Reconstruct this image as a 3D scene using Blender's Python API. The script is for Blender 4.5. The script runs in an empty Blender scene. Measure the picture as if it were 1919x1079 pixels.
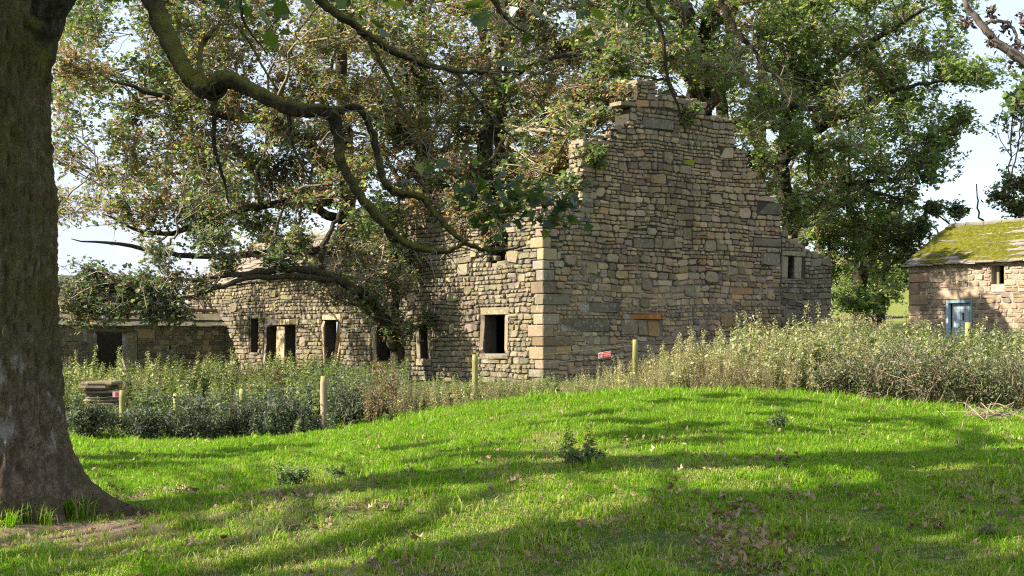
import bpy, math, random
import numpy as np
from mathutils import Vector, noise as mnoise

# ------------------------------------------------------------------ camera
scene = bpy.context.scene
R = math.radians
F, EYE, HY, CX = 2645.0, 1.6, 640.0, 959.5      # focal length in photo pixels, eye height, horizon row
cam_d = bpy.data.cameras.new("camera"); cam = bpy.data.objects.new("camera", cam_d)
scene.collection.objects.link(cam); scene.camera = cam
cam.location = (0, 0, EYE); cam.rotation_euler = (R(90), 0, 0)
cam_d.sensor_width = 36; cam_d.lens = 36 * F / 1919; cam_d.shift_y = (HY - 539.5) / 1919
cam_d.clip_start = 0.1; cam_d.clip_end = 3000

# ------------------------------------------------------------------ sky, sun, exposure
SUN_EL, SUN_AZ = 33.0, -100.0                     # azimuth clockwise from +Y
world = bpy.data.worlds.new("World"); scene.world = world; world.use_nodes = True
wn, wl = world.node_tree.nodes, world.node_tree.links
bg = wn["Background"]; bg.inputs[1].default_value = 0.12
sky = wn.new("ShaderNodeTexSky"); sky.sky_type = 'NISHITA'; sky.sun_disc = False
sky.sun_elevation = R(SUN_EL); sky.sun_rotation = R(SUN_AZ); sky.air_density = 1.0; sky.dust_density = 1.5
tc = wn.new("ShaderNodeTexCoord"); mp = wn.new("ShaderNodeMapping"); mp.inputs['Scale'].default_value = (1.2, 1.2, 3.2)
cn = wn.new("ShaderNodeTexNoise"); cn.inputs['Scale'].default_value = 2.3; cn.inputs['Detail'].default_value = 7; cn.inputs['Roughness'].default_value = .55
cr = wn.new("ShaderNodeMapRange"); cr.inputs[1].default_value = .33; cr.inputs[2].default_value = .66; cr.inputs[3].default_value = .4; cr.inputs[4].default_value = .95
cm = wn.new("ShaderNodeMix"); cm.data_type = 'RGBA'; cm.inputs[7].default_value = (2.45, 2.7, 3.3, 1)
wl.new(tc.outputs['Generated'], mp.inputs[0]); wl.new(mp.outputs[0], cn.inputs['Vector']); wl.new(cn.outputs[0], cr.inputs[0])
wl.new(cr.outputs[0], cm.inputs[0]); wl.new(sky.outputs[0], cm.inputs[6]); wl.new(cm.outputs[2], bg.inputs[0])
sun_d = bpy.data.lights.new("sun", 'SUN'); sun = bpy.data.objects.new("sun", sun_d); scene.collection.objects.link(sun)
sun_d.energy = 4.6; sun_d.angle = R(.53); sun_d.color = (1.0, .93, .80)
_to = Vector((math.sin(R(SUN_AZ)) * math.cos(R(SUN_EL)), math.cos(R(SUN_AZ)) * math.cos(R(SUN_EL)), math.sin(R(SUN_EL))))
sun.rotation_euler = _to.to_track_quat('Z', 'Y').to_euler()
vs = scene.view_settings; vs.view_transform = 'Standard'; vs.look = 'None'; vs.exposure = 1.62; vs.gamma = 1; vs.use_curve_mapping = False
cy = scene.cycles
cy.max_bounces = 6; cy.diffuse_bounces = 3; cy.glossy_bounces = 2; cy.transmission_bounces = 3; cy.transparent_max_bounces = 4
cy.use_denoising = False; cy.filter_width = 1.15; cy.sample_clamp_indirect = 6; cy.caustics_reflective = False; cy.caustics_refractive = False

random.seed(7); rng = np.random.default_rng(7)
COL = scene.collection

# ------------------------------------------------------------------ helpers
def P(px, py, D):
    return np.array(((px - CX) / F * D, D, EYE - (py - HY) / F * D))

def tag(o, label=None, cat=None, group=None, kind=None):
    if label: o["label"] = label
    if cat: o["category"] = cat
    if group: o["group"] = group
    if kind: o["kind"] = kind
    return o

def empty(name, loc=(0, 0, 0)):
    o = bpy.data.objects.new(name, None); o.location = loc; o.empty_display_size = .2; COL.objects.link(o); return o

class MB:
    """collects polygons with a colour per vertex"""
    def __init__(s): s.v = []; s.f = []; s.c = []; s.n = 0
    def add(s, verts, faces, col=(1, 1, 1)):
        verts = np.asarray(verts, float).reshape(-1, 3); k = s.n
        s.v.append(verts); s.f.extend([tuple(i + k for i in f) for f in faces]); s.n += len(verts)
        c = np.asarray(col, float); s.c.append(np.tile(c, (len(verts), 1)) if c.ndim == 1 else c)
    def box(s, lo, hi, col=(1, 1, 1), M=None):
        x0, y0, z0 = lo; x1, y1, z1 = hi
        v = np.array([(x0,y0,z0),(x1,y0,z0),(x1,y1,z0),(x0,y1,z0),(x0,y0,z1),(x1,y0,z1),(x1,y1,z1),(x0,y1,z1)], float)
        if M is not None: v = M(v)
        s.add(v, [(0,3,2,1),(4,5,6,7),(0,1,5,4),(1,2,6,5),(2,3,7,6),(3,0,4,7)], col)
    def tube(s, pts, rad, sides=6, col=(1, 1, 1), cap=True):
        pts = np.asarray(pts, float); n = len(pts); rad = np.broadcast_to(np.asarray(rad, float), (n,))
        t = np.gradient(pts, axis=0); t /= np.linalg.norm(t, axis=1)[:, None] + 1e-9
        ref = np.array((.31, .17, .93)); 
        if abs(t[0] @ ref) > .9: ref = np.array((.9, .2, .1))
        a = np.cross(t, ref); a /= np.linalg.norm(a, axis=1)[:, None] + 1e-9
        b = np.cross(t, a)
        th = np.arange(sides) / sides * 2 * math.pi
        v = pts[:, None] + rad[:, None, None] * (np.cos(th)[None, :, None] * a[:, None] + np.sin(th)[None, :, None] * b[:, None])
        f = []
        for i in range(n - 1):
            for j in range(sides):
                j2 = (j + 1) % sides
                f.append((i * sides + j, i * sides + j2, (i + 1) * sides + j2, (i + 1) * sides + j))
        if cap: f.append(tuple(range(sides))[::-1]); f.append(tuple((n - 1) * sides + j for j in range(sides)))
        s.add(v.reshape(-1, 3), f, col)
    def build(s, name, mat, parent=None, smooth=False, loc=None):
        V = np.concatenate(s.v) if s.v else np.zeros((0, 3)); Cc = np.concatenate(s.c) if s.c else np.zeros((0, 3))
        return mesh_obj(name, V, s.f, Cc, mat, parent, smooth, loc)

def mesh_data(name, V, faces, Cc, mat, smooth=False):
    me = bpy.data.meshes.new(name)
    if isinstance(faces, np.ndarray):
        nf, k = faces.shape
        me.vertices.add(len(V)); me.vertices.foreach_set("co", np.ascontiguousarray(V, np.float32).ravel())
        me.loops.add(nf * k); me.loops.foreach_set("vertex_index", faces.astype(np.int32).ravel())
        me.polygons.add(nf); me.polygons.foreach_set("loop_start", np.arange(0, nf * k, k, dtype=np.int32))
        me.polygons.foreach_set("loop_total", np.full(nf, k, np.int32))
        me.update(calc_edges=True)
    else:
        me.from_pydata([tuple(x) for x in V], [], faces)
    if Cc is not None:
        at = me.color_attributes.new("col", 'FLOAT_COLOR', 'POINT')
        at.data.foreach_set("color", np.concatenate([Cc, np.ones((len(Cc), 1))], 1).astype(np.float32).ravel())
    if mat: me.materials.append(mat)
    if smooth: me.polygons.foreach_set("use_smooth", np.ones(len(me.polygons), bool))
    me.update()
    return me

def mesh_obj(name, V, faces, Cc, mat, parent=None, smooth=False, loc=None):
    V = np.asarray(V, float)
    base = np.zeros(3)
    if parent is not None: base = np.array(parent.matrix_basis.translation); 
    if parent is not None and parent.parent is not None: base = base + np.array(parent.parent.matrix_basis.translation)
    off = np.zeros(3) if loc is None else np.asarray(loc, float)
    o = bpy.data.objects.new(name, mesh_data(name, V - (off if loc is not None else base), faces, Cc, mat, smooth))
    if loc is not None: o.location = off - base
    COL.objects.link(o)
    if parent is not None: o.parent = parent
    return o

def smooth_path(pts, n=6):
    """Catmull-Rom through the points; points may carry a radius in the last column"""
    p = np.asarray(pts, float); p = np.vstack([2 * p[0] - p[1], p, 2 * p[-1] - p[-2]]); out = []
    for i in range(1, len(p) - 2):
        for t in np.arange(n) / n:
            a, b, c, d = p[i - 1], p[i], p[i + 1], p[i + 2]
            out.append(.5 * (2 * b + (c - a) * t + (2 * a - 5 * b + 4 * c - d) * t * t + (3 * b - a - 3 * c + d) * t ** 3))
    out.append(p[-2]); return np.array(out)

def fbm(x, y, z, s=1.0, o=3):
    return mnoise.fractal(Vector((x * s, y * s, z * s)), 1.0, 2.0, o)

# ------------------------------------------------------------------ materials
def new_mat(name):
    m = bpy.data.materials.new(name); m.use_nodes = True; nt = m.node_tree; nt.nodes.clear()
    return m, nt.nodes, nt.links

def mixc(N, L, fac, a, b, mode='MIX'):
    n = N.new("ShaderNodeMix"); n.data_type = 'RGBA'; n.blend_type = mode
    for sock, v in ((0, fac), (6, a), (7, b)):
        if hasattr(v, 'links') or hasattr(v, 'is_linked'): L.new(v, n.inputs[sock])
        elif sock == 0: n.inputs[0].default_value = v
        else: n.inputs[sock].default_value = (*v, 1)
    return n.outputs[2]

def noise(N, L, scale, detail=4, rough=.6, vec=None, stretch=None):
    t = N.new("ShaderNodeTexNoise"); t.inputs['Scale'].default_value = scale; t.inputs['Detail'].default_value = detail; t.inputs['Roughness'].default_value = rough
    if vec is None:
        vec = N.new("ShaderNodeNewGeometry").outputs['Position']
    if stretch:
        mpn = N.new("ShaderNodeMapping"); mpn.inputs['Scale'].default_value = stretch; L.new(vec, mpn.inputs[0]); vec = mpn.outputs[0]
    L.new(vec, t.inputs['Vector']); return t.outputs[0]

def ramp(N, L, x, lo, hi, a=0., b=1.):
    r = N.new("ShaderNodeMapRange"); r.inputs[1].default_value = lo; r.inputs[2].default_value = hi; r.inputs[3].default_value = a; r.inputs[4].default_value = b
    L.new(x, r.inputs[0]); return r.outputs[0]

def attr(N, name="col"):
    a = N.new("ShaderNodeAttribute"); a.attribute_name = name; return a.outputs['Color']

def out_principled(N, L, col, rough=.85, bump=None, bstr=.5, bdist=.02, spec=.3):
    b = N.new("ShaderNodeBsdfPrincipled"); b.inputs['Roughness'].default_value = rough; b.inputs['Specular IOR Level'].default_value = spec
    if hasattr(col, 'is_linked'): L.new(col, b.inputs['Base Color'])
    else: b.inputs['Base Color'].default_value = (*col, 1)
    if bump is not None:
        bn = N.new("ShaderNodeBump"); bn.inputs['Strength'].default_value = bstr; bn.inputs['Distance'].default_value = bdist
        L.new(bump, bn.inputs['Height']); L.new(bn.outputs[0], b.inputs['Normal'])
    o = N.new("ShaderNodeOutputMaterial"); L.new(b.outputs[0], o.inputs[0]); return b

def stone_mat(name, lichen=.5, moss=0.0):
    m, N, L = new_mat(name)
    c = attr(N)
    n1 = noise(N, L, 5.5, 6, .65); n2 = noise(N, L, 30, 5, .7); n3 = noise(N, L, 11, 5, .7)
    c = mixc(N, L, ramp(N, L, n1, .3, .7, .72, 1.36), (0, 0, 0), c, 'MIX')
    c = mixc(N, L, ramp(N, L, n2, .35, .7, 0, .5), c, mixc(N, L, 1., c, (.6, .58, .55), 'MULTIPLY'))
    nb = noise(N, L, .7, 5, .65, stretch=(1, 1, .6))
    c = mixc(N, L, ramp(N, L, nb, .32, .68, .66, 1.32), (0, 0, 0), c)
    lm = N.new('ShaderNodeMath'); lm.operation = 'MULTIPLY'; L.new(ramp(N, L, n3, .57, .64, 0, lichen), lm.inputs[0]); L.new(ramp(N, L, noise(N, L, 1.1, 4, .6), .40, .62, .15, 1.), lm.inputs[1])
    c = mixc(N, L, lm.outputs[0], c, (.56, .54, .47))
    if moss > 0:
        n4 = noise(N, L, 1.3, 5, .7)
        c = mixc(N, L, ramp(N, L, n4, .5, .62, 0, moss), c, (.17, .155, .035))
    out_principled(N, L, c, .92, n2, .55, .03, .15)
    return m

def mortar_mat():
    m, N, L = new_mat("mortar")
    n1 = noise(N, L, .8, 4); n2 = noise(N, L, 24, 5)
    pz = N.new('ShaderNodeSeparateXYZ'); L.new(N.new('ShaderNodeNewGeometry').outputs['Position'], pz.inputs[0])
    ad = N.new('ShaderNodeMath'); ad.operation = 'ADD'; L.new(n1, ad.inputs[0]); L.new(ramp(N, L, pz.outputs[2], 2.6, 5.4, .07, -.24), ad.inputs[1]); n1 = ad.outputs[0]   # the pointing has washed out of the upper wall
    c = mixc(N, L, ramp(N, L, n1, .42, .62), (.06, .05, .038), (.40, .35, .28))
    c = mixc(N, L, ramp(N, L, n2, .42, .62, 0, .75), c, (.05, .043, .033))
    out_principled(N, L, c, .95, n2, .6, .03, .1); return m

def leaf_mat(name, trans=.35, rough=.5, spec=.55):
    m, N, L = new_mat(name)
    c = attr(N); n1 = noise(N, L, 3.0, 3)
    c = mixc(N, L, ramp(N, L, n1, .3, .7, .7, 1.25), (0, 0, 0), c)
    b = N.new("ShaderNodeBsdfPrincipled"); b.inputs['Roughness'].default_value = rough; b.inputs['Specular IOR Level'].default_value = spec
    L.new(c, b.inputs['Base Color'])
    t = N.new("ShaderNodeBsdfTranslucent"); c2 = mixc(N, L, 1., c, (1.3, 1.5, .6), 'MULTIPLY'); L.new(c2, t.inputs[0])
    mx = N.new("ShaderNodeMixShader"); mx.inputs[0].default_value = trans
    L.new(b.outputs[0], mx.inputs[1]); L.new(t.outputs[0], mx.inputs[2])
    o = N.new("ShaderNodeOutputMaterial"); L.new(mx.outputs[0], o.inputs[0]); return m

def bark_mat(name, base=(.16, .125, .09), dark=(.05, .04, .03), moss=(.11, .105, .02), mossamt=.5, plates=None):
    m, N, L = new_mat(name)
    geo = N.new("ShaderNodeNewGeometry")
    n1 = noise(N, L, 15, 8, .75, stretch=(1, 1, .5)); n2 = noise(N, L, 50, 6, .75, stretch=(1, 1, .6)); n3 = noise(N, L, 1.1, 5, .6)
    c = mixc(N, L, ramp(N, L, n1, .44, .56), dark, base)
    c = mixc(N, L, ramp(N, L, noise(N, L, 3.2, 7, .75), .42, .62, .0, .7), c, dark)
    c = mixc(N, L, ramp(N, L, n2, .4, .7, 0, .45), c, mixc(N, L, 1., c, (.5, .48, .45), 'MULTIPLY'))
    sep = N.new("ShaderNodeSeparateXYZ"); L.new(geo.outputs['Normal'], sep.inputs[0])
    up = N.new("ShaderNodeMath"); up.operation = 'MULTIPLY_ADD'; L.new(sep.outputs[2], up.inputs[0]); up.inputs[1].default_value = .22; L.new(n3, up.inputs[2])
    c = mixc(N, L, ramp(N, L, up.outputs[0], .47, .62, 0, mossamt), c, moss)
    if plates:                                     # pale flaked plates and bare lower trunk, green film above
        pz = N.new("ShaderNodeSeparateXYZ"); L.new(geo.outputs['Position'], pz.inputs[0])
        hi = ramp(N, L, pz.outputs[2], .9, 2.0)
        mm = noise(N, L, 14, 5, .7)
        gm = N.new("ShaderNodeMath"); gm.operation = 'MULTIPLY'; L.new(hi, gm.inputs[0]); L.new(ramp(N, L, mm, .40, .58, .1, .85), gm.inputs[1])
        c = mixc(N, L, gm.outputs[0], c, (.165, .142, .04))
        pl = noise(N, L, 5.5, 7, .72, stretch=(1, 1, .45))
        lowz = ramp(N, L, pz.outputs[2], 1.5, 1.75, 1., 0.)
        lowz2 = ramp(N, L, pz.outputs[2], .45, .7)
        q = N.new("ShaderNodeMath"); q.operation = 'MULTIPLY'; L.new(ramp(N, L, pl, .56, .63, 0, .85), q.inputs[0]); L.new(lowz, q.inputs[1])
        q2 = N.new("ShaderNodeMath"); q2.operation = 'MULTIPLY'; L.new(q.outputs[0], q2.inputs[0]); L.new(lowz2, q2.inputs[1])
        c = mixc(N, L, q2.outputs[0], c, plates)
    bm = N.new("ShaderNodeMath"); bm.operation = 'ADD'; L.new(n1, bm.inputs[0]); L.new(n2, bm.inputs[1])
    out_principled(N, L, c, .95, bm.outputs[0], 1., .09, .1); return m

def plain_mat(name, col, rough=.8, var=.25, scale=8, bump=.3, stretch=None, use_attr=False):
    m, N, L = new_mat(name)
    n1 = noise(N, L, scale, 5, .65, stretch=stretch)
    base = attr(N) if use_attr else col
    c = mixc(N, L, ramp(N, L, n1, .3, .7, 1 - var * 1.4, 1 + var), (0, 0, 0), base)
    out_principled(N, L, c, rough, n1, bump, .02, .3); return m

M_STONE = stone_mat("gable_stone", .55, .12); M_STONE_L = stone_mat("front_stone", .4, .3); M_SHED = stone_mat("shed_stone", .25, 0.)
M_MORTAR = mortar_mat()
M_LEAF = leaf_mat("tree_leaf", .52, .4); M_WEED = leaf_mat("weed_leaf", .38, .6); M_GRASS = leaf_mat("grass_blade", .45, .5, .18)
M_BARK = bark_mat("bark", mossamt=.35); M_BARK_A = bark_mat("sycamore_bark", base=(.42, .29, .205), dark=(.175, .128, .088), plates=(.46, .43, .37), mossamt=.5)
M_TWIG = plain_mat("twig", (.2, .155, .10), use_attr=True, var=.35, scale=6)
M_WOOD = plain_mat("weathered_wood", (.3, .25, .18), use_attr=True, var=.35, scale=10, stretch=(1, 1, .15))
M_PAINT = plain_mat("painted_wood", (.3, .4, .45), use_attr=True, var=.22, scale=5, stretch=(3, 3, .4), rough=.6)
M_METAL = plain_mat("fence_wire_metal", (.25, .24, .23), rough=.5, var=.15)
M_SIGN = plain_mat("sign_print", (1, 1, 1), use_attr=True, var=.08, rough=.5, scale=9, bump=0.05)
M_LITTER = leaf_mat("dry_leaf", .2, .7)
M_SLATE = stone_mat("roof_slate", .45, .5); M_PALE = stone_mat("pale_slate", .4, .1)

# ------------------------------------------------------------------ ground heights
_g = [(100,965,13),(-350,965,13),(960,1079,9.2),(1919,1079,8.8),(0,1079,9.6),(960,890,13.5),(1500,880,13.8),(1919,870,14.2),
      (500,905,15),(300,860,19),(300,832,25),(607,815,27.7),(800,778,27),(1100,748,26),(1380,738,26.5),(1700,765,25.5),(1919,785,24.5),
      (960,815,18.5),(1500,800,19),(1919,812,19.5),(700,850,19),(890,757,30),(1190,738,33),(1490,705,34),(1650,690,36),(1797,678,44.5),
      (1919,690,40),(1018,717,38),(1557,690,45),(525,718,50),(620,715,47),(740,712,43.5),(210,717,50),(280,800,34),(420,790,33),(0,790,30),(2150,800,30)]
_gp = [( (px - CX) / F * D, D, EYE - (py - HY) / F * D) for px, py, D in _g]
_gp += [(-6, 2, -.05), (0, 2, 0.05), (6, 2, .1), (-25, 20, 0), (-25, 45, .1), (28, 20, .3), (28, 45, 1.1), (-12, 60, .3), (0, 58, .7), (12, 60, 1.2), (-20, -10, 0), (20, -10, .1), (0, -15, 0), (-25, 70, .6), (25, 70, 2)]
_gp = np.array(_gp)
def _ker(d2): return np.sqrt(d2 + 6.0)
_A = _ker(((_gp[:, None, :2] - _gp[None, :, :2]) ** 2).sum(-1))
_n = len(_gp); _S = np.zeros((_n + 1, _n + 1)); _S[:_n, :_n] = _A + np.eye(_n) * -.02; _S[:_n, _n] = 1; _S[_n, :_n] = 1
_w = np.linalg.solve(_S, np.concatenate([_gp[:, 2], [0]]))
def sstep(x, a, b):
    t = np.clip((x - a) / (b - a), 0, 1); return t * t * (3 - 2 * t)
def ground(X, Y):
    X = np.atleast_1d(np.asarray(X, float)); Y = np.atleast_1d(np.asarray(Y, float))
    z = np.empty(X.shape); fx, fy, fz = X.ravel(), Y.ravel(), z.ravel()
    cx_, cy_ = np.clip(fx, -30, 32), np.clip(fy, -15, 70)
    for i in range(0, len(fx), 4000):
        s = slice(i, i + 4000)
        d2 = (cx_[s, None] - _gp[None, :, 0]) ** 2 + (cy_[s, None] - _gp[None, :, 1]) ** 2
        fz[s] = _ker(d2) @ _w[:_n] + _w[_n]
    z = fz.reshape(X.shape)
    z = z + .022 * np.sin(X * 1.7 + Y * .6) * np.sin(Y * 1.3 - X * .4) + .014 * np.sin(X * 3.1 - Y * 2.3)
    hill = sstep(Y, 52, 165) * (5.2 + 4.2 * sstep(X, -25, 40)) + sstep(Y, 170, 600) * 6
    return z + hill
def gz(x, y): return float(ground(x, y)[0])

# ------------------------------------------------------------------ ground sheet
def axis(lo, hi, step, far, g=1.25):
    a = list(np.arange(lo, hi, step)); s = step; x = a[-1]
    while x < far: s *= g; x += s; a.append(x)
    s = step; x = lo; b = []
    while x > -far: s *= g; x -= s; b.append(x)
    return np.array(b[::-1] + a)
gxs = axis(-18, 22, .25, 1500); gys = axis(3, 58, .25, 1500)
GX, GY = np.meshgrid(gxs, gys); GZ = ground(GX, GY)
nx, ny = len(gxs), len(gys)
idx = np.arange(nx * ny).reshape(ny, nx)
gf = np.stack([idx[:-1, :-1], idx[:-1, 1:], idx[1:, 1:], idx[1:, :-1]], -1).reshape(-1, 4)
mg, N, L = new_mat("meadow_ground")
geo = N.new("ShaderNodeNewGeometry")
n1 = noise(N, L, .55, 5); n2 = noise(N, L, 7, 6, .7); n3 = noise(N, L, 45, 4, .7)
c = mixc(N, L, ramp(N, L, n1, .35, .65), (.05, .10, .010), (.075, .125, .014))
c = mixc(N, L, ramp(N, L, n2, .55, .72), c, (.13, .105, .045))
c = mixc(N, L, ramp(N, L, n3, .4, .7, 0, .6), c, (.03, .045, .01))
dv = N.new("ShaderNodeVectorMath"); dv.operation = 'DISTANCE'; dv.inputs[1].default_value = (-4.2, 11.8, 0.0); L.new(geo.outputs['Position'], dv.inputs[0])
dd = N.new("ShaderNodeMath"); dd.operation = 'MULTIPLY_ADD'; L.new(n2, dd.inputs[0]); dd.inputs[1].default_value = -1.2; L.new(dv.outputs['Value'], dd.inputs[2])
c = mixc(N, L, ramp(N, L, dd.outputs[0], .75, 1.25, 1, 0), c, mixc(N, L, ramp(N, L, n3, .4, .65), (.17, .11, .075), (.29, .21, .15)))
# the pasture on the far hillside is grazed short and yellower
sp = N.new("ShaderNodeSeparateXYZ"); L.new(geo.outputs['Position'], sp.inputs[0])
c = mixc(N, L, ramp(N, L, sp.outputs[1], 55, 70, 0, .85), c, mixc(N, L, ramp(N, L, n1, .35, .65), (.16, .19, .035), (.22, .22, .06)))
out_principled(N, L, c, .95, n3, .8, .04, .1)
gnd = mesh_obj("ground", np.stack([GX, GY, GZ], -1).reshape(-1, 3), gf, None, mg, smooth=True)
tag(gnd, "grassy meadow rising in a low mound to the fence", "ground", kind="structure")

# ------------------------------------------------------------------ stone walls
class Wall:
    """u runs along the wall, z up, d out of its face"""
    def __init__(s, ox, oy, dx, dy, nx_, ny_):
        s.o = np.array((ox, oy)); s.d = np.array((dx, dy)); s.n = np.array((nx_, ny_))
    def w(s, u, z, d):
        u, z, d = np.broadcast_arrays(np.asarray(u, float), np.asarray(z, float), np.asarray(d, float))
        xy = s.o + u[..., None] * s.d + d[..., None] * s.n
        return np.concatenate([xy, z[..., None]], -1)
    def u(s, px):
        k = (px - CX) / F
        return (k * s.o[1] - s.o[0]) / (s.d[0] - k * s.d[1])
    def uz(s, px, py):
        u = s.u(px); D = s.o[1] + u * s.d[1]
        return u, EYE - (py - HY) / F * D
    def prof(s, pts):
        a = np.array([s.uz(*p) for p in pts]); return lambda u: np.interp(u, a[:, 0], a[:, 1])

def wn2(u, z, s, k=0.): return mnoise.noise(Vector((u * s + k, z * s - k, k)))

PAL_G = [((.245,.188,.130),6),((.155,.12,.087),4.5),((.285,.218,.143),5),((.34,.25,.143),2.6),((.31,.185,.092),.7),((.23,.192,.152),2),((.36,.285,.185),.9)]
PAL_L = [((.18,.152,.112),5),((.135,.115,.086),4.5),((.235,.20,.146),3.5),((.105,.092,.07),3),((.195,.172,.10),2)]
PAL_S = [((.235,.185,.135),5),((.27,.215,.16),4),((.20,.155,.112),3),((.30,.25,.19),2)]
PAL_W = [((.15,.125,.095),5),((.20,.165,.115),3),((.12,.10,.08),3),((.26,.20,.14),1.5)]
def pick(pal, r):
    w = np.array([p[1] for p in pal]); c = np.array(pal[r.choice(len(pal), p=w / w.sum())][0])
    mean = (np.array([p[0] for p in pal]) * w[:, None]).sum(0) / w.sum(); c = c * .68 + mean * .32 * np.array((.97, 1., 1.04))
    return np.clip(c * np.array((1.34, 1.27, 1.17)) * r.uniform(.74, 1.22) + r.normal(0, .008, 3), .02, .6)

def stone_geo(W, ua, ub, za, zb, r, proud=.03, gap=.011, warp=None, square=.0, back=-.07):
    w, h = ub - ua, zb - za; m = min(w, h)
    g = gap * r.uniform(.5, 1.6)
    ua, ub, za, zb = ua + g, ub - g, za + g, zb - g
    if ub - ua < .02 or zb - za < .02: return None
    cut = lambda: m * (r.uniform(.05, .38) if square < .5 else r.uniform(.03, .09))
    pts = []
    for cu, cz, su, sz in ((ua, za, 1, 1), (ub, za, -1, 1), (ub, zb, -1, -1), (ua, zb, 1, -1)):
        a, b = cut(), cut()
        p1, p2 = (cu, cz + sz * b), (cu + su * a, cz)
        pts += [p1, p2] if (su * sz > 0) else [p2, p1]
    pts = np.array(pts) + r.normal(0, m * (.045 if square < .5 else .01), (8, 2))
    cen = pts.mean(0)
    d0 = proud * r.uniform(.25, 1.25); tilt = r.normal(0, .08, 2)
    inner = cen + (pts - cen) * (1 - np.clip(.032 / max(m, .05), .08, .28)) + r.normal(0, m * .02, (8, 2))
    if warp is not None: pts = warp(pts); inner = warp(inner); cen = warp(cen[None])[0]
    o1 = W.w(pts[:, 0], pts[:, 1], back)
    o2 = W.w(pts[:, 0], pts[:, 1], d0 - .028 - r.uniform(0, .012, 8))
    dd_ = d0 + (inner - cen) @ tilt + r.normal(0, .006, 8)
    o3 = W.w(inner[:, 0], inner[:, 1], dd_)
    ct = W.w(cen[0], cen[1], d0 + r.uniform(-.006, .009))[None]
    V = np.concatenate([o1, o2, o3, ct])
    f = []
    for k in range(8):
        k2 = (k + 1) % 8
        f += [(k, k2, 8 + k2, 8 + k), (8 + k, 8 + k2, 16 + k2, 16 + k), (16 + k, 16 + k2, 24)]
    return V, f

def lay_wall(W, u0, u1, z0, top, holes, pal, seed, hs=(.12, .27), ar=(.95, 2.2), proud=.04, gap=.008, wob=.07, zbig=None):
    """rubble in wavering courses; holes are (ua, ub, za, zb) that stones keep clear of"""
    r = np.random.default_rng(seed); out = []
    def warp(p):
        q = p.copy()
        for i in range(len(q)):
            u, z = p[i]
            q[i, 1] += wob * wn2(u, z, .55, seed) + wob * .35 * wn2(u, z, 1.7, seed + 9)
            q[i, 0] += wob * .6 * wn2(u, z, .9, seed + 31)
        return q
    blocks_ = []
    for _ in range(int((u1 - u0) * 5.5)):                # big stones that break the courses
        w, h = r.uniform(.26, .62), r.uniform(.22, .40); u = r.uniform(u0, u1 - w); z = r.uniform(z0, z0 + 8)
        if z + h > min(top(u), top(u + w)) - .05: continue
        b = (u, u + w, z, z + h)
        if any(b[0] < q_[1] + .1 and b[1] > q_[0] - .1 and b[2] < q_[3] + .1 and b[3] > q_[2] - .1 for q_ in list(holes) + blocks_): continue
        blocks_.append(b); g = stone_geo(W, *b, r, proud * 1.1, gap, warp); out.append((g[0], g[1], pick(pal, r), w * h))
    real = list(holes); holes = real + blocks_
    z = z0; ztop = max(top(u) for u in np.linspace(u0, u1, 60)) + .1
    while z < ztop:
        h = r.uniform(*hs)
        if zbig is not None and z < zbig: h *= 1.2
        u = u0 - r.uniform(0, .2)
        while u < u1:
            w = h * r.uniform(*ar)
            if r.random() < .07: w *= 1.7
            cells = [(u, u + w, z, z + h)]
            if h > .17 and r.random() < .28:
                k = r.uniform(.35, .65); cells = [(u, u + w, z, z + h * k), (u, u + w, z + h * k, z + h)]
                if w > .38 and r.random() < .6:
                    q = r.uniform(.35, .65); a = cells.pop(r.integers(2)); cells += [(a[0], a[0] + w * q, a[2], a[3]), (a[0] + w * q, a[1], a[2], a[3])]
            for c4 in cells:
                ua, ub, za, zb = c4; ua = max(ua, u0); ub = min(ub, u1)
                if ub - ua < .05: continue
                if (za + zb) / 2 > top((ua + ub) / 2) - .02: continue
                bad = False
                for (ha, hb, hc, hd) in holes:
                    if ua < hb and ub > ha and za < hd and zb > hc:
                        opts = [(min(ub, ha) - ua) * (zb - za), (ub - max(ua, hb)) * (zb - za), (ub - ua) * (min(zb, hc) - za), (ub - ua) * (zb - max(za, hd))]
                        k = int(np.argmax(opts))
                        if opts[k] < .004: bad = True; break
                        if k == 0: ub = ha
                        elif k == 1: ua = hb
                        elif k == 2: zb = hc
                        else: za = hd
                if bad or ub - ua < .05 or zb - za < .05: continue
                near_hole = any(ua < hb + .12 and ub > ha - .12 and za < hd + .12 and zb > hc - .12 for ha, hb, hc, hd in real)
                g = stone_geo(W, ua, ub, za, zb, r, proud, gap, None if near_hole else warp)
                if g: out.append((g[0], g[1], pick(pal, r), (ub - ua) * (zb - za)))
            u += w
        z += h
    return out

def core_wall(W, u0, u1, z0, top, holes, thick, face=-.016, step=.16, drop=.10, mb=None):
    """the rubble core behind the facing stones, open at the holes"""
    mb = mb or MB()
    cuts = sorted(set([u0, u1] + [round(x, 4) for h in holes for x in h[:2] if u0 < x < u1] + list(np.arange(u0, u1, step))))
    for a, b in zip(cuts[:-1], cuts[1:]):
        if b - a < .004: continue
        m = (a + b) / 2; t = top(m) - drop
        hs = sorted((h[2], h[3]) for h in holes if h[0] < m < h[1]); z = z0; spans = []
        for lo, hi in hs:
            if lo > z: spans.append((z, min(lo, t)))
            z = max(z, hi)
        if z < t: spans.append((z, t))
        for lo, hi in spans:
            if hi - lo < .01: continue
            mb.box((a, -thick, lo), (b, face, hi), (.3, .3, .3), lambda v: W.w(v[:, 0], v[:, 2], v[:, 1]))
    return mb

def block(W, ua, ub, za, zb, col, seed, proud=.035, back=-.3, gap=.006):
    r = np.random.default_rng(seed)
    g = stone_geo(W, ua, ub, za, zb, r, proud, gap, None, 1., back)
    return g[0], g[1], np.array(col) * np.array((1.34, 1.25, 1.12)), (ub - ua) * (zb - za)

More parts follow.
